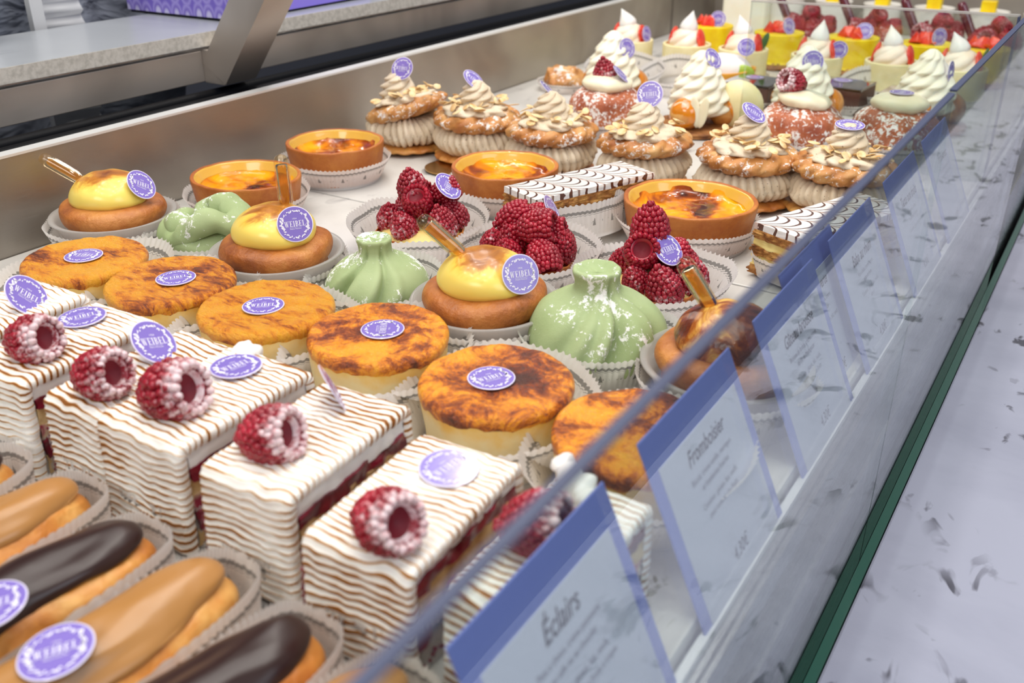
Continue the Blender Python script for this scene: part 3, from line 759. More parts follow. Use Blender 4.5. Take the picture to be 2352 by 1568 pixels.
# badge: (pos, normal, xdir), raspberry pos
SB = [((.9, 1.4, 6.2), (.86, .25, .68), (.85, .53, 0)), ((-1.0, 2.0, 5.75), (0, -.03, 1), (.5, .86, 0)), ((-.7, 1.3, 6.2), (.77, .21, .76), (.3, .95, 0)),
      ((-.5, 2.2, 5.75), (0, 0, 1), (.25, .97, 0)), ((-.7, 2.6, 6.5), (.58, .68, .42), (-.75, .6, 0)), ((.2, 2.0, 5.72), (.05, -.06, 1), (.25, .97, 0)), None]
SR = [None, (.2, -2.0, 6.45), (.2, -2.7, 6.4), (-.4, -2.0, 6.6), (-.7, -2.0, 6.5), (.4, -3.0, 6.2), (-.6, -.9, 6.4)]
for i, (x, y, sd_) in enumerate(SL):
    W = sd_; D = 8.4; t_ = thing('raspberry_meringue_slice', SLL[i], 'cake slice', x, y, 0, radians([1, 2, -1, 0, 3, 3, 0][i]), 'toasted meringue slices with raspberries')
    mer, ly = slice_meshes(W, D, [5.5, 5.6, 5.4, 5.7, 5.7, 5.2, 5.2][i], i + 1)
    obj('toasted_meringue', mer, t_)
    for n_, me in ly: obj(n_, me, t_)
    liner(t_, 'rect', W / 2 + .12, 4.35, 2.3, .12, i, wav=.08)
    if SB[i]:
        p_, n_, x_ = SB[i]; badge(t_, (p_[0], p_[1], [5.5, 5.6, 5.4, 5.7, 5.7, 5.2, 5.2][i] + .26 if n_[2] > .9 else p_[2]), n_, x_, 1.0)
    if SR[i]: raspberry(t_, SR[i], (1.0, .22, .32) if i != 5 else (.92, -.2, .35), 1.2 if i == 3 else 1.06, 'rim_sugar', i, i)
    if i in (1, 2, 4, 5):
        k = MB(); rnd = random.Random(i * 3)
        for q in range(30):
            z = 3.6 - q * .115; k.ball((-W / 2 - .10 + rnd.uniform(-.07, .07), -4.2 - .004 * q + rnd.uniform(-.06, .1), max(z, .2)), rnd.uniform(.06, .11), n=6)
        for q in range(34): k.ball((W / 2 + .08 + rnd.uniform(-.06, .1), -3.6 + q * .22, .55 + .2 * sin(q * .5) + rnd.uniform(-.08, .08)), rnd.uniform(.08, .14), n=6)
        obj('jam_beads', k.mesh('jam_beads', 'raspberry_jam'), t_)
    if i in (3, 6):
        k = MB(); rnd = random.Random(i)
        for q in range(5 if i == 6 else 3):
            k.ball((-1.9 + q * .5 * (1 if i == 6 else .7), 3.9 - (.35 if i == 6 else .05) * q + rnd.uniform(-.2, .2), 5.55 + rnd.uniform(0, .25)), rnd.uniform(.4, .6), sc=(.8, 1.5, .9), rot=Matrix.Rotation(rnd.uniform(-.6, .9), 3, 'X'), n=16)
        k.disp(.14, 2.2, i); obj('meringue_peak', k.mesh('meringue_peak', 'plain_meringue'), t_)

# ------------------------------------------------------------------ eclairs (length along y, far tip at +y)
def eclair_meshes(seed):
    Lh, rx, rz_ = 6.6, 2.15, 1.7
    def sh(sx_, sz, zc, dl, cut, mat, name, wob):
        P = []; n = 110; k = 56
        for i in range(n + 1):
            t_ = i / n; y = -(Lh + dl) * cos(pi * t_); s_ = max(0, 1 - abs(y / (Lh + dl)) ** 4.2) ** .5
            row = []
            for j in range(k):
                a = 2 * pi * j / k; ca, sa = cos(a), sin(a)
                w_ = 1 + wob * noise.noise(Vector((ca * 1.3, y * .35, sa * 1.3 + seed * 3)))
                if cut:
                    edge = .05 + .22 * noise.noise(Vector((y * .5, seed * 2, 1 if ca > 0 else 5)))
                    sa = max(sa, edge)
                w_ += (.05 * noise.noise(Vector((ca * 3, y * 1.3, sa * 3 + seed))) + .03 * noise.noise(Vector((ca * 7, y * 3, sa * 7 + seed)))) if not cut else .012 * noise.noise(Vector((ca * 4, y * 1.5, sa * 4 + seed)))
                row.append((sx_ * s_ * w_ * ca + .35 * noise.noise(Vector((y * .22, seed * 4.1, 0))), y, zc + sz * s_ * w_ * sa))
            P.append(row)
        m_ = MB(); m_.grid(P, wv=True, flip=False); return m_.mesh(name, mat)
    return sh, Lh
ECL = [(-.405, .128, 'chocolate_fondant', 'chocolate glazed éclair whose tip shows at the left edge below the meringue slices', 'chocolate'),
       (-.3545, .132, 'coffee_fondant', 'coffee glazed éclair, leftmost caramel-coloured one', 'coffee'),
       (-.306, .127, 'chocolate_fondant', 'smooth dark chocolate éclair between the two coffee ones, badge at left edge', 'chocolate'),
       (-.2575, .128, 'coffee_fondant', 'coffee glazed éclair with shiny white reflecting badge', 'coffee'),
       (-.209, .122, 'chocolate_fondant', 'dull chocolate éclair nearest the camera with split golden side', 'chocolate'),
       (-.165, .122, 'coffee_fondant', 'coffee éclair cut off by the bottom of the picture beside the glass', 'coffee')]
for i, (x, y, mt, lb, cc) in enumerate(ECL):
    t_ = thing('eclair', lb, 'éclair', x, y, 0, radians(-3), 'éclairs in long paper liners')
    sh, Lh = eclair_meshes(i)
    obj('choux_body', sh(1.95, 1.55, 1.9, 0, False, 'eclair_choux', 'choux_body', .16), t_)
    g = obj(cc + '_glaze', sh(1.58, 1.05, 2.95, -.2, True, mt, cc + '_glaze', .2), t_, T(-.25, 0, 0))
    liner(t_, 'rect', 2.1, 6.9, 3.0, .2, i, wav=.10)
    if i in (2, 3, 4): badge(t_, ([.9, 0, .1][i - 2], [-.35, -.6, -2.7][i - 2], 4.22), (-.02, -.1, 1), (.55, .83, 0), 1.0)

# ------------------------------------------------------------------ babas
def baba_meshes(seed):
    m_ = MB(); pr = prof_spline([(0, .3), (2.9, .3), (3.3, .9), (3.5, 1.8), (3.45, 2.4), (3.85, 2.8), (4.0, 3.4), (3.7, 3.95), (2.6, 4.2), (0, 4.2)], 44)
    def fn(a, t_, r, z):
        k = 1 + .055 * noise.noise(Vector((cos(a) * 1.6, sin(a) * 1.6, z * .5 + seed * 3)))
        return (r * k * cos(a), r * k * sin(a), z + (.25 * noise.noise(Vector((cos(a), sin(a), seed))) if z > 2 else 0))
    m_.lathe(pr, 72, fn); dough = m_.mesh('soaked_dough', 'baba_dough')
    m_ = MB(); pr = prof_spline([(0, 0), (2.3, .05), (2.85, .35), (2.95, .85), (2.7, 1.45), (2.1, 2.0), (1.2, 2.4), (0, 2.55)], 34)
    def fn3(a, t_, r, z):
        k = 1 + .03 * sin(a * 3 + z * 2.6 + seed) * (1 - t_)
        return (r * k * cos(a), r * k * sin(a), z + .1 * noise.noise(Vector((r * cos(a), r * sin(a), seed))))
    m_.lathe(pr, 72, fn3); cream_ = m_.mesh('custard_dome', 'burnt_custard' if seed == 4 else 'torched_custard')
    return dough, cream_
cupm = MB(); cupm.lathe([(0, .25), (3.3, .25), (4.35, 3.05), (4.75, 3.15), (4.8, 3.05), (4.4, 2.9), (3.4, .12), (0, .12)], 72); CUP = cupm.mesh('plastic_cup', 'cloudy_plastic')
def pipette_meshes():
    a = MB(); a.lathe(prof_spline([(0, 4.3), (.35, 4.2), (.55, 3.9), (.60, 3.4), (.60, 1.8), (.58, .4), (.45, 0), (.18, -.4), (.12, -1.2), (0, -1.2)], 40), 28)
    b = MB(); b.lathe(prof_spline([(0, 3.5), (.35, 3.5), (.50, 3.35), (.51, 2.5), (.51, 1.6), (.49, .5), (.35, .1), (.1, -.3), (0, -.4)], 30), 24)
    return a.mesh('tube', 'clear_tube'), b.mesh('syrup', 'amber_syrup')
TUBE, SYR = pipette_meshes()
BB = [(-.650, .442, 'baba in a plastic cup at the far left, against the steel back, pipette leaning left', (-.75, -.4, .52), (-1.6, -.9, 5.6), ((.88, .15, .62), (2.75, 1.0, 5.55))),
      (-.483, .452, 'baba with browned drip down its custard and wide folded dough rim', (-.12, .1, .95), (.3, 1.1, 6.0), ((.72, -.6, .38), (2.8, -.7, 5.75))),
      (-.310, .460, 'baba with smooth yellow custard between the two green figs', (-.62, -.35, .66), (-1.2, -.5, 5.9), ((.8, -.5, .42), (2.95, -.5, 5.6))),
      (-.150, .462, 'baba in plastic cup half hidden behind the front glass, glossy dark top', (-.52, -.2, .84), (-1.0, .1, 5.7), None)]
for i, (x, y, lb, pd, pp, bd) in enumerate(BB):
    t_ = thing('rum_baba', lb, 'baba', x, y, 0, radians(20 * i), 'rum babas in plastic cups')
    d_, c_ = baba_meshes(i + 1); rz = radians(20 * i)
    obj('soaked_dough', d_, t_); obj('custard_dome', c_, t_, T(0, 0, 3.85)); obj('plastic_cup', CUP, t_); liner(t_, 'oval', 4.3, 4.3, 2.6, .75, i)
    def lc(v_): a, b = wf(v_[0], v_[1], rz); return (a, b, v_[2])
    pt_ = obj('syrup_pipette', TUBE, t_, frame(lc(pp), lc(pd), (1, 0, .1)) @ Matrix.Scale(.86, 4)); obj('syrup', SYR, pt_)
    pt_['label'] = 'clear pipette of amber syrup'
    if bd: badge(t_, lc(bd[1]), lc(bd[0]), lc((.8, .6, .12)), .97)

# ------------------------------------------------------------------ green marzipan figs
def fig_mesh(seed, knot=False):
    m_ = MB(); pr = prof_spline([(0, .2), (2.6, .2), (3.5, .8), (3.8, 1.8), (3.6, 2.7), (2.95, 3.5), (1.9, 4.1), (1.3, 4.5), (1.2, 5.0), (1.28, 5.45), (1.1, 5.6), (.6, 5.4), (0, 5.3)], 70)
    rnd = random.Random(seed); folds = [(rnd.uniform(0, 6.28) if k else radians(-42), (1.0 if k == 0 else rnd.uniform(.3, .5)), rnd.uniform(.07, .13)) for k in range(4)]
    def fn(a, t_, r, z):
        g = 0
        for fa, dp, wd in folds:
            d = (a - fa - .12 * (z - 3) + pi) % (2 * pi) - pi
            env = exp(-((z - 2.7) / 1.6) ** 2)
            g -= dp * env * exp(-(d / wd) ** 2) - .25 * dp * env * exp(-((abs(d) - wd * 2.4) / (wd * 1.2)) ** 2)
        rr = max(r + (g if r > .8 else 0), 0) * (1 + .05 * noise.noise(Vector((cos(a), sin(a), z * .4 + seed))))
        lean = .22 * max(z - 3.9, 0)
        return (rr * cos(a) - lean * .4, rr * sin(a), z + .1 * noise.noise(Vector((cos(a) * 2, sin(a) * 2, seed * 2))))
    m_.lathe(pr, 140, fn); return m_.mesh('marzipan_fig', 'green_marzipan')
for i, (x, y, sc, lb) in enumerate([(-.400, .463, .95, 'pale green marzipan fig with a deep front crease, between two babas'), (-.236, .472, 1.14, 'large green marzipan fig with heavy icing sugar on its stem, nearest the glass')]):
    t_ = thing('marzipan_fig', lb, 'marzipan fig', x, y, 0, 0, 'green marzipan pastries')
    obj('marzipan_coat', fig_mesh(i + 5), t_, Matrix.Scale(sc, 4)); liner(t_, 'oval', 4.0, 4.0, 2.6, .85, i + 1)
t_ = thing('marzipan_fig', 'collapsed knotted green marzipan pastry at the back left, dusted with sugar', 'marzipan fig', -.572, .468, 0, 0, 'green marzipan pastries')
P = []; pts = [(-2.6, -.6), (-1.2, -1.5), (.4, -.9), (-.5, .5), (.9, 1.6), (2.4, 1.0), (2.5, -.6), (1.0, -1.8), (-.6, -2.2), (-2.4, -1.6), (-2.8, .8), (-1.2, 2.0), (.6, 2.3)]
m_ = MB(); n = 150; cl = prof_spline([(p[0] + 10, p[1]) for p in pts], n); cl = [(p[0] - 10, p[1]) for p in cl]
for i in range(n + 1):
    a, b = cl[max(i - 1, 0)], cl[min(i + 1, n)]; tx, ty = b[0] - a[0], b[1] - a[1]; l_ = math.hypot(tx, ty) or 1; nx, ny = -ty / l_, tx / l_
    zc = 1.9 + 1.7 * sin(pi * min(1, i / n * 1.3)) + .5 * sin(i * .17); row = []; rr = 1.05 + .28 * noise.noise(Vector((i * .06, 0, 0))); e_ = min(1, i / 6, (n - i) / 6) ** .5
    for j in range(18):
        f = 2 * pi * j / 18; row.append((cl[i][0] + nx * rr * e_ * cos(f), cl[i][1] + ny * rr * e_ * cos(f), zc + rr * e_ * sin(f)))
    P.append(row)
m_.grid(P, wv=True); m_.ball((0, 0, 1.6), 3.2, sc=(1, 1, .5), n=40); m_.disp(.25, .8, 2)
obj('marzipan_coat', m_.mesh('marzipan_coat', 'green_marzipan'), t_); liner(t_, 'oval', 3.9, 3.9, 2.4, .8, 2)

# ------------------------------------------------------------------ raspberry tartlets
def tartlet(x, y, lb, berries, bd, seed):
    t_ = thing('raspberry_tartlet', lb, 'tartlet', x, y, 0, 0, 'raspberry tartlets in paper liners')
    m_ = MB(); m_.lathe(prof_spline([(0, .2), (2.6, .2), (3.1, .8), (3.45, 1.8), (3.35, 1.95), (3.05, 1.7), (0, 1.6)], 24), 96, lambda a, t2, r, z: (r * (1 + .02 * cos(18 * a)) * cos(a), r * (1 + .02 * cos(18 * a)) * sin(a), z))
    obj('pastry_shell', m_.mesh('pastry_shell', 'tart_crust'), t_)
    m_ = MB(); m_.lathe(prof_spline([(3.1, 1.7), (2.6, 2.1), (1.5, 2.4), (0, 2.5)], 12), 48); m_.disp(.15, 1.2, seed); obj('custard', m_.mesh('custard', 'custard_filling'), t_)
    for j, (p, ax, kd, sc) in enumerate(berries): raspberry(t_, p, ax, sc, kd, j, j * 1.3)
    if bd: badge(t_, *bd, .95)
    liner(t_, 'oval', 4.3, 4.3, 2.9, 1.15, seed, fy=1.5)
D_, F_ = 'dusted', 'fresh'
tartlet(-.442, .566, 'raspberry tartlet at the left with a sugar-dusted pyramid of raspberries and lying badge',
        [((-2.1, -1.1, 3.0), (-.2, .3, -1), D_, .88), ((.0, -2.2, 3.0), (.1, .5, -1), D_, .9), ((2.2, -.2, 3.2), (.2, .2, -1), D_, .95), ((1.9, 1.7, 3.2), (.4, .4, -1), D_, .9), ((-2.2, 1.1, 3.1), (.3, .1, -1), D_, .85),
         ((.1, -.2, 3.9), (.2, -.5, .8), F_, 1.0), ((-.9, .9, 4.2), (.7, -.1, .5), F_, .9), ((-.9, .3, 5.4), (.1, .15, -1), D_, 1.02), ((1.0, 1.7, 4.6), (.5, .8, .3), F_, .9), ((0, 2.2, 3.2), (0, .4, -1), D_, .85)],
        ((1.9, 1.3, 5.4), (.7, 0, .7), (.6, -.8, 0)), 0)
tartlet(-.340, .560, 'raspberry tartlet in the middle heaped with bare glossy raspberries behind the smooth baba',
        [((-2.3, -.9, 3.0), (-.2, .3, -1), D_, .85), ((-.3, -2.2, 3.0), (.1, .5, -1), F_, .9), ((2.2, -1.6, 3.2), (.5, -.3, -.6), F_, 1.05), ((2.6, .6, 3.2), (-.2, .2, -1), D_, .92), ((1.6, 2.1, 3.1), (.3, .1, -1), D_, .85),
         ((-1.9, .8, 4.2), (.5, .4, .2), F_, 1.05), ((.8, -.5, 4.5), (.9, .25, .15), F_, 1.12), ((-.6, 1.6, 4.2), (.9, .4, .3), F_, .95), ((1.2, 1.0, 3.6), (.9, .4, .3), F_, .95), ((-.9, -.7, 3.4), (.2, .4, -1), F_, .95)],
        ((.6, 2.6, 4.9), (.8, .3, .5), (.3, .9, 0)), 1)
tartlet(-.243, .566, 'raspberry tartlet at the right with one raspberry standing tip-up on a ring-shaped one',
        [((-2.3, .2, 3.0), (-.2, .3, -1), D_, .85), ((-.2, -2.3, 3.0), (.1, .5, -1), D_, .8), ((1.6, -1.9, 2.9), (.3, .2, -1), D_, 1.05), ((2.6, .3, 3.2), (.2, .2, -1), D_, 1.0), ((1.2, 2.3, 3.1), (.3, .1, -1), D_, .95),
         ((-.5, -.7, 4.1), (.3, -.75, .6), F_, 1.05), ((-1.2, .8, 3.4), (.6, .3, .5), F_, .95), ((-.5, .3, 6.1), (.05, .0, -1), F_, 1.12), ((.9, .8, 3.6), (.5, .8, .3), F_, .95)],
        ((1.2, -.4, 4.7), (.6, -.2, .6), (.3, .95, 0)), 2)

# ------------------------------------------------------------------ custard flans
def flan(x, y, lb, seed, kind='oval', a_=5.3, b_=4.4, rz=0, sq=False):
    t_ = thing('custard_flan', lb, 'custard tart', x, y, 0, rz, 'caramel glazed custard tarts')
    def fn(a, t2, r, z):
        k = 1 + .02 * noise.noise(Vector((cos(a) * 2, sin(a) * 2, seed)))
        return (r * k * cos(a) * a_ / 4.9, r * k * sin(a) * b_ / 4.9, z + .08 * noise.noise(Vector((cos(a) * 3, sin(a) * 3, seed * 2 + z))))
    m_ = MB(); m_.lathe(prof_spline([(0, .3), (4.1, .3), (4.45, .7), (4.75, 2.2), (4.95, 3.5), (4.85, 3.75), (4.6, 3.7)], 24), 90, fn); obj('pastry_shell', m_.mesh('pastry_shell', 'tart_crust'), t_)
    m_ = MB(); m_.lathe(prof_spline([(4.75, 3.72), (4.55, 3.65), (4.35, 3.3), (4.15, 2.95)], 10), 90, fn); obj('custard_rim', m_.mesh('custard_rim', 'flan_rim'), t_)
    m_ = MB(); m_.lathe(prof_spline([(4.3, 3.15), (3.9, 2.7), (3.0, 2.5), (1.5, 2.6), (0, 2.65)], 30), 90, lambda a, t2, r, z: tuple(Vector(fn(a, t2, r, z)) + Vector((0, 0, .16 * noise.noise(Vector((r * cos(a) * .7, r * sin(a) * .7, seed * 3)))))))
    obj('caramel_custard', m_.mesh('caramel_custard', 'flan_custard'), t_)
    liner(t_, 'oval', a_ * .9, b_ * .9, 2.3, 1.2, seed)
flan(-.621, .556, 'custard tart at the left behind the collapsed green pastry', 0, a_=4.9, b_=4.4)
flan(-.630, .680, 'custard tart farthest left at the back in a box-shaped liner, beside the praline rings', 1, a_=4.6, b_=4.6)
flan(-.448, .700, 'custard tart with a burnt rim partly behind the iced millefeuille', 2, a_=4.7, b_=4.7)
flan(-.272, .700, 'shiny dark caramel custard tart nearest the glass, in front of the praline rings', 3, a_=5.3, b_=5.1)

# ------------------------------------------------------------------ millefeuilles and an empty liner
def millefeuille(x, y, rz, lb, tilt, seed, zb=0.0, ln=12.5, wd=4.2):
    t_ = thing('millefeuille', lb, 'millefeuille', x, y, zb, rz, 'iced millefeuilles', tilt)
    def slab(z0, z1, a, b, amp, mat, name, fr=1.5):
        m_ = MB(); n1, n2 = 60, 22
        R = lambda n, p, q: [p + (q - p) * i / n for i in range(n + 1)]
        for yy, fl in ((-b, False), (b, True)): m_.grid([[(xx, yy, zz) for zz in R(10, z0, z1)] for xx in R(n1, -a, a)], flip=fl)
        for xx, fl in ((-a, True), (a, False)): m_.grid([[(xx, yy, zz) for zz in R(10, z0, z1)] for yy in R(n2, -b, b)], flip=fl)
        for zz, fl in ((z0, True), (z1, False)): m_.grid([[(xx, yy, zz) for yy in R(n2, -b, b)] for xx in R(n1, -a, a)], flip=fl)
        o_ = Vector((seed, 0, 0)); nv_ = []
        for p in m_.v:
            q = Vector(p); e_ = amp * noise.noise(Vector((q.x * fr, q.y * fr, q.z * fr * 4)) + o_); s_ = abs(q.x) > a - .01; s2 = abs(q.y) > b - .01
            nv_.append((q.x + (math.copysign(e_, q.x) if s_ else 0), q.y + (math.copysign(e_, q.y) if s2 else 0), q.z + .04 * noise.noise(q)))
        m_.v = nv_; return m_.mesh(name, mat)
    a, b = ln / 2, wd / 2
    obj('puff_layer', slab(.1, .8, a, b, .35, 'puff_pastry', 'puff_layer'), t_); obj('cream_filling', slab(.75, 1.7, a - .1, b - .1, .3, 'custard_filling', 'cream_filling', .7), t_)
    obj('puff_layer', slab(1.6, 2.25, a, b, .35, 'puff_pastry', 'puff_layer'), t_)
    if seed > 1: obj('cream_filling', slab(2.2, 2.9, a - .1, b - .1, .3, 'custard_filling', 'cream_filling', .7), t_)
    z1 = 2.85 if seed < 2 else 3.5
    obj('puff_layer', slab(z1 - .65, z1, a, b, .3, 'puff_pastry', 'puff_layer'), t_)
    ic = obj('feathered_icing', slab(z1, z1 + .5, a, b + .05, .08, 'feathered_icing', 'feathered_icing', .6), t_)
    bevel(ic, .002, 3)
    return t_
rzM = math.atan2(.122, .05)
millefeuille(-.362, .682, rzM, 'whole iced millefeuille lying slantwise on its paper, beside an empty liner', (0, 0), 0, .009)
m2 = millefeuille(-.160, .706, rzM, 'iced millefeuille with flaky cut end at the front glass', (0, 0), 2, .002, 12.0, 4.6)
liner(m2, 'rect', 6.3, 2.5, 1.8, .6, 1)
el = thing('empty_paper_liner', 'empty oval paper liner tipped on its side beside the whole millefeuille', 'paper liner', -.340, .650, .006, rzM, None, (radians(-10), 0))
obj('pleated_wall', liner_mesh('oval', 3.9, 1.3, 3.0, .5, 2, .2), el)
gd = thing('gold_card_disc', 'small gold card disc sticking out under the second praline ring', 'cake card', -.553, .762, .002)
k = MB(); k.lathe([(0, 0), (2.6, 0), (2.6, .12), (0, .12)], 40); part('disc', k, 'gold_card', gd)

# ------------------------------------------------------------------ praline cream rings (paris-brest)
flk = MB(); flk.ball((0, 0, 0), .62, sc=(1, .68, .09), n=14); FLAKE = flk.mesh('almond_flake', 'almond')
PB = [(-.640, .806, .10, (-.30, .05), 'praline choux ring leaning left at the far back, nearest the steel panel', ((.15, -.85, .5), (-.2, -.2, 8.4), (1, .15, 0))),
      (-.553, .810, .03, (.04, .03), 'praline choux ring second from the steel panel with upright badge', ((.67, .0, .7), (-.3, 0, 8.1), (.9, .4, -.2))),
      (-.462, .806, 0, (.0, .02), 'praline choux ring with sugared ridges and badge lying back, third from the left', ((.56, .32, .65), (-.7, .6, 8.0), (.9, -.1, -.3))),
      (-.366, .815, 0, (-.05, .0), 'praline choux ring with slipped cream collar and big upright badge, fourth from the left', ((.15, -.9, .4), (.1, .2, 8.7), (.95, .35, .1))),
      (-.269, .822, 0, (.03, .04), 'praline choux ring fifth from the left, tilted badge in front of the brown bun', ((.5, -.1, .7), (.2, -.2, 8.2), (.9, .3, -.3))),
      (-.186, .832, 0, (.0, .0), 'praline choux ring closest to the front glass with a shining flat badge', ((.05, -.12, 1), (-.1, 0, 7.95), (.8, .6, 0)))]
for i, (x, y, rz, tl, lb, bd) in enumerate(PB):
    t_ = thing('praline_choux_ring', lb, 'choux ring', x, y, 0, 0, 'praline cream choux rings with almond flakes')
    v_ = i % 3
    me = cached(('pbase',), lambda: torus_mesh('choux_base', 2.1, 2.4, .5, 16, .12, .3, 'choux', .58)); obj('choux_base', me, t_)
    me = cached(('pruf', v_), lambda: torus_mesh('praline_ruffle', 2.35, 2.15, 1.5, 34, .24, .9, 'praline_cream', 2.3, 340, 32, v_, .6, .22)); obj('praline_ruffle', me, t_).rotation_euler = (0, 0, i * 1.3)
    me = cached(('ptop', v_), lambda: torus_mesh('choux_lid', 2.1, 2.45, 1.0, 15, .16, -2.2, 'choux_sugar', 0, 220, 30, v_ + 5, .8, .10))
    lid = obj('choux_lid', me, t_, T(0, 0, 4.35) @ Matrix.Rotation(tl[0], 4, 'Y') @ Matrix.Rotation(tl[1], 4, 'X') @ Matrix.Rotation(i * 1.9, 4, 'Z'))
    me = cached(('pcol', v_), lambda: torus_mesh('praline_collar', 1.6, 1.75, .5, 9, .3, 1.6, 'praline_cream', 0, 140, 24, v_, .7, .5)); obj('praline_collar', me, t_, T(.1, -.2, 5.25) @ Matrix.Rotation(tl[0] * .8, 4, 'Y'))
    me = cached(('pswi', v_), lambda: swirl_mesh('praline_swirl', [(0, 0), (1.6, .05), (2.05, .5), (1.75, 1.0), (1.85, 1.35), (1.45, 1.85), (1.4, 2.15), (.85, 2.6), (.5, 2.85), (0, 2.9)], 5, .22, .95, 'praline_cream', 140, 56, v_, .65))
    obj('praline_swirl', me, t_, T(-.1 + tl[0] * 3, 0, 5.15) @ Matrix.Rotation(i * .9, 4, 'Z'))
    rnd = random.Random(i + 9)
    for q in range(34):
        a = rnd.uniform(0, 2 * pi); r = rnd.uniform(1.5, 3.7) if q < 28 else rnd.uniform(3, 4)
        z = 5.35 + .55 * sqrt(max(0, 1 - ((r - 2.1) / 2.3) ** 2)) - r * cos(a) * tl[0] * 1.0 + rnd.uniform(-.1, .22)
        m4 = T(r * cos(a), r * sin(a), z) @ Matrix.Rotation(rnd.uniform(0, 6.28), 4, 'Z') @ Matrix.Rotation(rnd.uniform(-.7, .7), 4, 'X') @ Matrix.Rotation(rnd.uniform(-.5, .5), 4, 'Y') @ Matrix.Scale(rnd.uniform(.7, 1.15), 4)
        obj('almond_flake', FLAKE, t_, m4)
    badge(t_, bd[1], bd[0], bd[2], .97)

# ------------------------------------------------------------------ dusted buns with cream and raspberry
for i, (x, y, lb, bd, rb) in enumerate([
    (-.484, .968, 'sugar dusted pinkish brown bun with cream and raspberry, behind the third praline ring', ((.6, .2, .65), (1.7, -.3, 7.0), (.6, .7, -.4)), (-.5, 0, 7.2)),
    (-.276, 1.003, 'darker sugar dusted bun with tilted cream cap and dark raspberry', None, (-1.0, .2, 7.4)),
    (-.188, 1.04, 'sugar dusted bun at the front glass topped with a flat badge instead of a raspberry', ((0, 0, 1), (0, 0, 6.85), (.8, .6, 0)), None)]):
    t_ = thing('cream_bun', lb, 'cream bun', x, y, 0, radians(30 * i), 'sugar dusted cream buns')
    m_ = MB(); m_.lathe(prof_spline([(0, .2), (2.6, .2), (3.9, 1.2), (4.35, 2.7), (4.0, 4.1), (2.9, 5.1), (1.4, 5.5), (0, 5.6)], 34), 80); m_.disp(.3, .6, i).disp(.10, 2.6, i); obj('bun', m_.mesh('bun', 'dusted_bun'), t_)
    m_ = MB(); m_.lathe(prof_spline([(0, 0), (2.0, 0), (2.7, .4), (2.75, .9), (2.2, 1.35), (1.0, 1.6), (0, 1.65)], 24), 60); m_.disp(.15, .7, i)
    obj('cream_cap', m_.mesh('cream_cap', 'bun_cream'), t_, T(0, 0, 5.1) @ Matrix.Rotation(.14 if i == 1 else 0, 4, 'Y'))
    if rb: raspberry(t_, rb, (.1, .2, -1) if i == 0 else (-.8, -.3, .3), 1.1, 'dusted' if i == 0 else 'rim_sugar', i)
    if bd: badge(t_, bd[1], bd[0], bd[2], .95)
    liner(t_, 'oval', 3.9, 3.9, 2.0, .7, i)

# ------------------------------------------------------------------ saint-honore
chb = MB(); chb.ball((0, 0, 0), 1.85, n=36, sc=(1, 1, .95)); chb.disp(.14, .8, 3); CHB = chb.mesh('choux_ball', 'choux')
cgl = MB(); P = [[(1.9 * sin(t_ * .12) * cos(a * pi / 18), 1.9 * sin(t_ * .12) * sin(a * pi / 18), 1.84 * cos(t_ * .12)) for t_ in range(0, 11)] for a in range(36)]; cgl.grid(P, wu=True, flip=True); cgl.disp(.10, .8, 3); CGL = cgl.mesh('caramel_cap', 'caramel_glass')
STH = [(-.552, 1.115, 0, 'tall white cream swirl choux cake at the back left behind the pinkish bun', ((.8, -.35, .3), (2.0, -.2, 7.0), (.5, .8, -.3))),
       (-.406, 1.045, 1, 'tall white cream swirl cake with orange caramel choux and two almond petals, in the middle', ((.75, -.2, .55), (1.2, .2, 8.1), (.6, .75, -.4))),
       (-.315, 1.14, 2, 'tall white cream swirl cake behind the dark raspberry bun with large round badge', ((.45, -.85, .2), (1.0, -1.4, 7.4), (.85, .5, -.1))),
       (-.190, 1.19, 1, 'hazy tall white cream swirl cake nearest the front glass', ((.95, -.1, .1), (2.3, 0, 6.6), (0, 1, 0)))]
for i, (x, y, v_, lb, bd) in enumerate(STH):
    t_ = thing('cream_swirl_choux_cake', lb, 'choux cake', x, y, 0, 0, 'white cream swirl choux cakes')
    me = cached(('shb',), lambda: (lambda b: (b.lathe(prof_spline([(0, .1), (4.6, .1), (4.9, .35), (4.7, .7), (0, .75)], 16), 70), b.disp(.12, 1.2, 2), b.mesh('pastry_disc', 'crumb_base'))[-1])(MB()))
    obj('pastry_disc', me, t_)
    for q in range(3):
        a = radians(-95 + 120 * q + (15 if i == 0 else 0)); p = (2.9 * cos(a), 2.9 * sin(a), 2.3)
        b_ = obj('choux_ball', CHB, t_, T(*p)); obj('caramel_cap', CGL, b_, Matrix.Rotation(radians(65), 4, Vector((-sin(a), cos(a), 0))))
    me = cached(('shw', v_), lambda: swirl_mesh('cream_swirl', [(0, 1.6), (2.6, 1.9), (3.7, 2.6), (3.35, 3.4), (3.5, 3.9), (2.9, 4.8), (3.0, 5.3), (2.3, 6.2), (2.35, 6.6), (1.5, 7.6), (1.3, 8.1), (.5, 8.8), (0, 8.9)], 8, .15, .8, 'white_cream', 190, 60, v_, .75, .06))
    obj('cream_swirl', me, t_).rotation_euler = (0, 0, i * .7)
    if i == 1:
        for q in (-.5, .5):
            m_ = MB(); m_.ball((0, 0, 0), 1, sc=(.58, .2, 1.75), n=22)
            obj('almond_petal', m_.mesh('almond_petal', 'bun_cream'), t_, T(1.6 + q * .9, -3.7, 2.9) @ Matrix.Rotation(q * .35, 4, 'Y'))
        m_ = MB(); m_.ball((0, 0, 0), 2.9, sc=(1, .5, 1), n=30); obj('white_chocolate_disc', m_.mesh('white_chocolate_disc', 'ivory_cake'), t_, T(4.2, 1.6, 2.9))
    badge(t_, bd[1], bd[0], bd[2], .97)

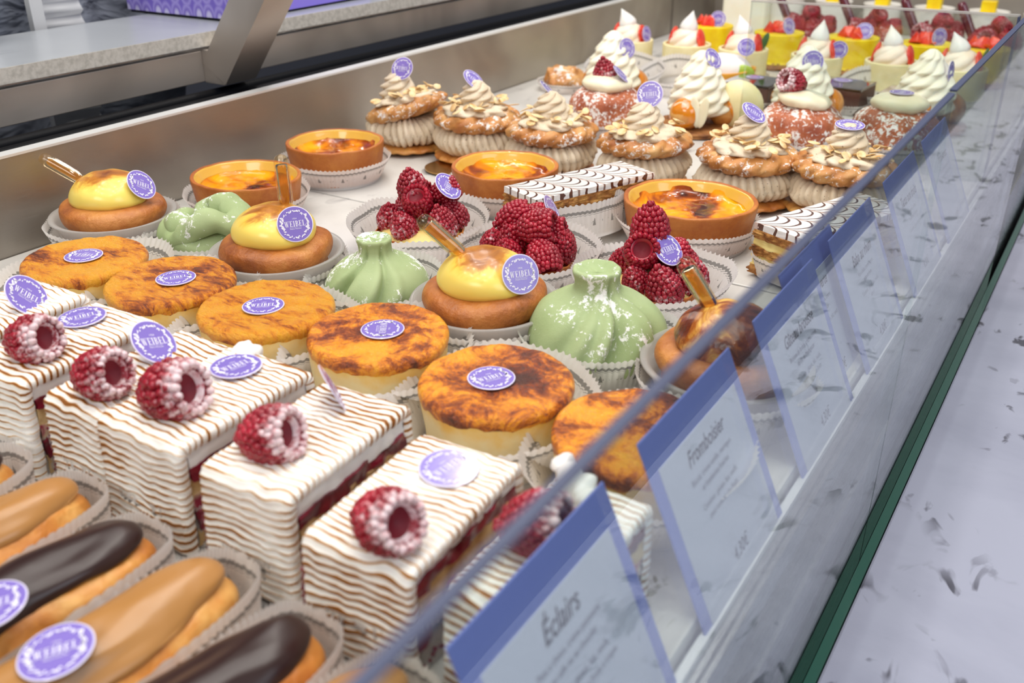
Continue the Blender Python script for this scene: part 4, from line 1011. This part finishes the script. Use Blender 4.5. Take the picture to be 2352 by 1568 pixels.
# ------------------------------------------------------------------ chocolate squares
for x, y, lb in [(-.392, 1.195, 'dark glazed chocolate square behind the middle cream swirl cake, leftmost of three'), (-.292, 1.235, 'chocolate square in the centre of three, badge lying on its mirror glaze'), (-.212, 1.225, 'chocolate square nearest the front glass, with bright reflections on top')]:
    t_ = thing('chocolate_square', lb, 'chocolate cake', x, y, 0, radians(-4), 'mirror glazed chocolate squares')
    bevel(part('chocolate_layers', MB().box(-3.0, 3.0, -3.0, 3.0, .2, 2.9), 'chocolate_sponge', t_), .0008)
    bevel(part('mirror_glaze', MB().box(-3.03, 3.03, -3.03, 3.03, 2.9, 3.25), 'chocolate_glaze', t_), .0012, 3)
    badge(t_, (-.6, 1.2, 3.31), (0, 0, 1), (.7, .7, 0), .9)
    liner(t_, 'rect', 3.2, 3.2, 1.2, .5, 0)

# ------------------------------------------------------------------ ivory cylinder cakes with strawberry and meringue kiss
kis = lambda: swirl_mesh('meringue_kiss', [(0, 0), (.9, .1), (1.25, .6), (1.15, 1.2), (.8, 1.8), (.4, 2.4), (.12, 2.9), (0, 3.1)], 6, .04, .3, 'meringue_kiss', 60, 30)
def wedge():
    b = MB(); b.ball((0, 0, 0), 1, sc=(.35, 1.0, 1.45), n=20); return b.mesh('strawberry_slice', 'strawberry_flesh')
WC = [(-.625, 1.315, 'ivory cylinder cake at the far left with a curled meringue tip and edge-on badge', (.95, -.1, .2)),
      (-.540, 1.325, 'ivory cylinder cake second from left with rounded meringue cap, no badge in view', None),
      (-.458, 1.330, 'ivory cylinder cake third from left behind the lemon tart', None),
      (-.357, 1.335, 'ivory cylinder cake fourth from left with badge and red strawberry side', (.35, -.9, .1)),
      (-.262, 1.345, 'ivory cylinder cake fifth from left behind the chocolate squares', None),
      (-.180, 1.345, 'ivory cylinder cake at the front glass, hazy, with pointed meringue', None)]
for i, (x, y, lb, bn) in enumerate(WC):
    t_ = thing('ivory_cylinder_cake', lb, 'small cake', x, y, 0, radians(10 * i), 'ivory cylinder cakes with meringue tips')
    me = cached(('wcy',), lambda: (lambda b: (b.lathe(prof_spline([(0, .1), (3.3, .1), (3.38, .3), (3.36, 2.5), (3.4, 4.3), (3.3, 4.5), (3.0, 4.5), (2.9, 4.2), (0, 4.2)], 30), 64), b.mesh('ivory_drum', 'ivory_cake'))[-1])(MB()))
    obj('ivory_drum', me, t_)
    me = cached(('wsw', i % 2), lambda: swirl_mesh('vanilla_swirl', [(0, 4.1), (2.2, 4.1), (2.5, 4.7), (2.25, 5.5), (1.8, 6.1), (1.0, 6.6), (0, 6.8)], 5, .12, .5, 'peach_cream', 90, 36, i, .8, .12)); obj('vanilla_swirl', me, t_)
    kt = (.55, -.2, .35, -.1, .3, .5)[i]
    me = cached(('kis',), kis); obj('meringue_kiss', me, t_, T(0, 0, 6.0) @ Matrix.Rotation(-radians(10 * i), 4, 'Z') @ Matrix.Rotation(-kt, 4, 'Y'))
    me = cached(('wdg',), wedge)
    for q, a in enumerate((-10, 175)):
        a = radians(a - 10 * i); obj('strawberry_slice', me, t_, T(2.25 * cos(a), 2.25 * sin(a), 5.3) @ Matrix.Rotation(a, 4, 'Z') @ Matrix.Rotation(-.25, 4, 'Y'))
    if bn:
        a = radians(10 * i); n2 = wf(bn[0], bn[1], a); ps = wf(2.9, -.6, a); xd = wf(.8, .5, a); badge(t_, (ps[0], ps[1], 5.5), (n2[0], n2[1], bn[2]), (xd[0], xd[1], 0), .9)
    if i in (2, 5):
        m_ = MB(); m_.ball((0, 0, 0), 1, sc=(.45, .12, 1.3), n=14); obj('basil_leaf', m_.mesh('basil_leaf', 'green_leaf'), t_, T(2.7, -.9, 5.6) @ Matrix.Rotation(.3, 4, 'Y'))
    liner(t_, 'oval', 3.5, 3.5, 1.0, .4, i, wav=.1)

# ------------------------------------------------------------------ yellow cakes with strawberries
YC = [(-.562, 1.465, 'bright yellow drum cake at the far left with strawberry and upright badge', (.15, -.95, .15)), (-.449, 1.455, 'yellow drum cake second from the left with strawberry quarters and edge-on badge', (.85, -.4, .3)),
      (-.345, 1.470, 'yellow drum cake third from the left, badge leaning in front of strawberries', (.3, -.8, .5)), (-.245, 1.470, 'yellow drum cake fourth from the left under the dark raspberries', (.7, -.6, .1)),
      (-.172, 1.475, 'yellow drum cake cut off by the front glass edge, strawberry on top', None)]
for i, (x, y, lb, bn) in enumerate(YC):
    t_ = thing('yellow_drum_cake', lb, 'small cake', x, y, 0, 0, 'yellow drum cakes with strawberries')
    me = cached(('ycy',), lambda: (lambda b: (b.lathe(prof_spline([(0, .9), (3.2, .9), (3.25, 1.2), (3.4, 3.0), (3.6, 4.9), (3.5, 5.1), (3.1, 5.15), (0, 5.1)], 30), 64), b.mesh('yellow_drum', 'yellow_cake'))[-1])(MB()))
    obj('yellow_drum', me, t_)
    me = cached(('ycr',), lambda: (lambda b: (b.lathe([(0, .1), (3.4, .1), (3.5, .5), (3.3, 1.1), (0, 1.1)], 60), b.disp(.2, 2.5, 1), b.mesh('crumb_ring', 'crumb_base'))[-1])(MB())); obj('crumb_ring', me, t_)
    rnd = random.Random(i + 40)
    def wedge2():
        b = MB(); b.v += [(0, -1.5, 0), (0, 1.2, .1), (1.0, 0, .05), (-.9, .1, .1), (.1, -.2, 1.5), (.05, .9, 1.2)]; b.f += [[0, 2, 4], [2, 1, 5, 4], [1, 3, 5], [3, 0, 4], [3, 4, 5], [0, 3, 1, 2]]; return b.mesh('strawberry_quarter', 'strawberry_flesh')
    me = cached(('w2',), wedge2)
    for q in range(4):
        a = rnd.uniform(0, 6.28) if q else 3.4
        o_ = obj('strawberry_quarter', me, t_, T(-1.2 + q * .75, -.6 + rnd.uniform(-.6, .8), 5.15) @ Matrix.Rotation(a, 4, 'Z') @ Matrix.Rotation(rnd.uniform(-.5, .5), 4, 'X') @ Matrix.Scale(1.15, 4)); bevel(o_, .0015, 2)
    if bn: badge(t_, (1.7, -1.2, 6.2), bn, (.85, .5, 0), .95)

# ------------------------------------------------------------------ lemon boat, turnover
t_ = thing('lemon_meringue_boat', 'lemon boat tart with smooth white dome and lime sliver, behind the chocolate square', 'tart', -.452, 1.245, 0, radians(15))
m_ = MB(); m_.lathe(prof_spline([(0, .2), (2.8, .2), (3.8, 1.4), (4.1, 2.9), (3.9, 3.0), (3.4, 2.4), (0, 2.2)], 24), 60, lambda a, t2, r, z: (r * cos(a), r * .72 * sin(a), z + .5 * (r / 4) ** 2 * cos(a) ** 2)); obj('pastry_boat', m_.mesh('pastry_boat', 'lemon_shell'), t_)
m_ = MB(); m_.ball((.2, 0, 3.1), 3.4, sc=(1, .7, .62), n=40); m_.disp(.25, .5, 3); obj('meringue_dome', m_.mesh('meringue_dome', 'meringue_kiss'), t_)
m_ = MB(); m_.ball((0, 0, 0), 1.5, sc=(1, .25, .8), n=20); obj('lime_sliver', m_.mesh('lime_sliver', 'kiwi_green'), t_, T(2.6, -1.6, 2.9)); badge(t_, (2.6, -.8, 6.2), (.2, -.9, .3), (.9, .4, -.1), .9)
t_ = thing('apple_turnover', 'small browned turnover dusted with sugar at the back left beside the steel end', 'pastry', -.640, 1.150, 0, radians(-20))
m_ = MB(); m_.ball((0, 0, 1.5), 3.0, sc=(1.05, .8, .55), n=40); m_.disp(.6, .8, 6).disp(.2, 2.4, 1); obj('pastry_body', m_.mesh('pastry_body', 'choux_sugar'), t_); liner(t_, 'oval', 3.4, 3.0, 1.2, .5, 0)
for x, y, rz, lb in [(-.583, 1.215, 20, 'empty oval paper liner standing behind the left cream swirl cake'), (-.505, 1.225, -10, 'empty paper liner between the two left cream swirl cakes'), (-.255, 1.285, 5, 'empty oval paper liner arched behind the chocolate squares')]:
    t_ = thing('empty_paper_liner', lb, 'paper liner', x, y, .004, radians(rz), 'empty paper liners at the back', (radians(14), 0)); obj('pleated_wall', liner_mesh('oval', 4.6, 3.6, 2.6, 1.0, 1, .3), t_)

# ------------------------------------------------------------------ raspberry cakes behind, with dark pipettes
QC = [(-.455, 1.63, 'raspberry topped cake at the left of the rear section, dark red tube leaning left'), (-.355, 1.64, 'raspberry topped cake in the rear section, second dark tube from the left'),
      (-.262, 1.65, 'raspberry topped cake in the rear section with a sugared raspberry and third dark tube'), (-.180, 1.65, 'raspberry topped cake at the rear right, seen through the cross glass')]
for i, (x, y, lb) in enumerate(QC):
    t_ = thing('raspberry_cake', lb, 'small cake', x, y, 0, radians(25 * i), 'raspberry cakes with dark red tubes')
    me = cached(('qcy',), lambda: (lambda b: (b.lathe(prof_spline([(0, .1), (3.6, .1), (3.8, .5), (3.7, 2.1), (3.4, 2.5), (0, 2.6)], 20), 56), b.mesh('cake_drum', 'white_cream'))[-1])(MB())); obj('cake_drum', me, t_)
    for q in range(6):
        a = radians(60 * q); raspberry(t_, (2.2 * cos(a), 2.2 * sin(a), 3.9), (.2 * cos(a), .2 * sin(a), -1) if q % 3 else (cos(a), sin(a), .2), 1.25, 'dusted' if q % 2 else 'fresh', q, q)
    raspberry(t_, (0, 0, 5.2), (.2, -.5, .6), 1.2, 'fresh', 0)
    m_ = cached(('qtb',), lambda: (lambda b: (b.lathe(prof_spline([(0, 6.5), (.45, 6.4), (.7, 5.8), (.7, 3), (.62, .5), (.2, 0), (0, 0)], 24), 24), b.mesh('coulis_tube', 'dark_red_tube'))[-1])(MB()))
    a = -radians(25 * i); pv = wf(-2.6, -.5, radians(25 * i)); obj('coulis_tube', m_, t_, T(pv[0], pv[1], 3.0) @ Matrix.Rotation(a, 4, 'Z') @ Matrix.Rotation(-.5, 4, 'Y'))
for i in range(7):
    t_ = thing('layered_verrine', ['white and yellow glass dessert at the rear, ' + s_ for s_ in ('first from the left', 'second from the left', 'third from the left', 'fourth from the left', 'fifth from the left', 'sixth from the left', 'rightmost')][i], 'dessert', -.62 + i * .082, 1.765, 0, 0, 'white and yellow desserts at the rear')
    me = cached(('vr',), lambda: (lambda b: (b.lathe(prof_spline([(0, .1), (2.6, .1), (2.7, .4), (3.0, 5.8), (2.9, 6.0), (0, 6.0)], 16), 40), b.mesh('cream_cup', 'verrine_white'))[-1])(MB())); obj('cream_cup', me, t_)
    bevel(part('yellow_cube', MB().box(-1.2, 1.0, -1.1, 1.0, 6.0, 7.8), 'yellow_cake', t_), .001)
wb = part('white_cake_box', MB().box(-64, -56, 172, 180, 0, 9.5), 'white_cream'); bevel(wb, .006, 4); tag(wb, 'plain cream coloured block cake standing at the back end of the case', 'cake')
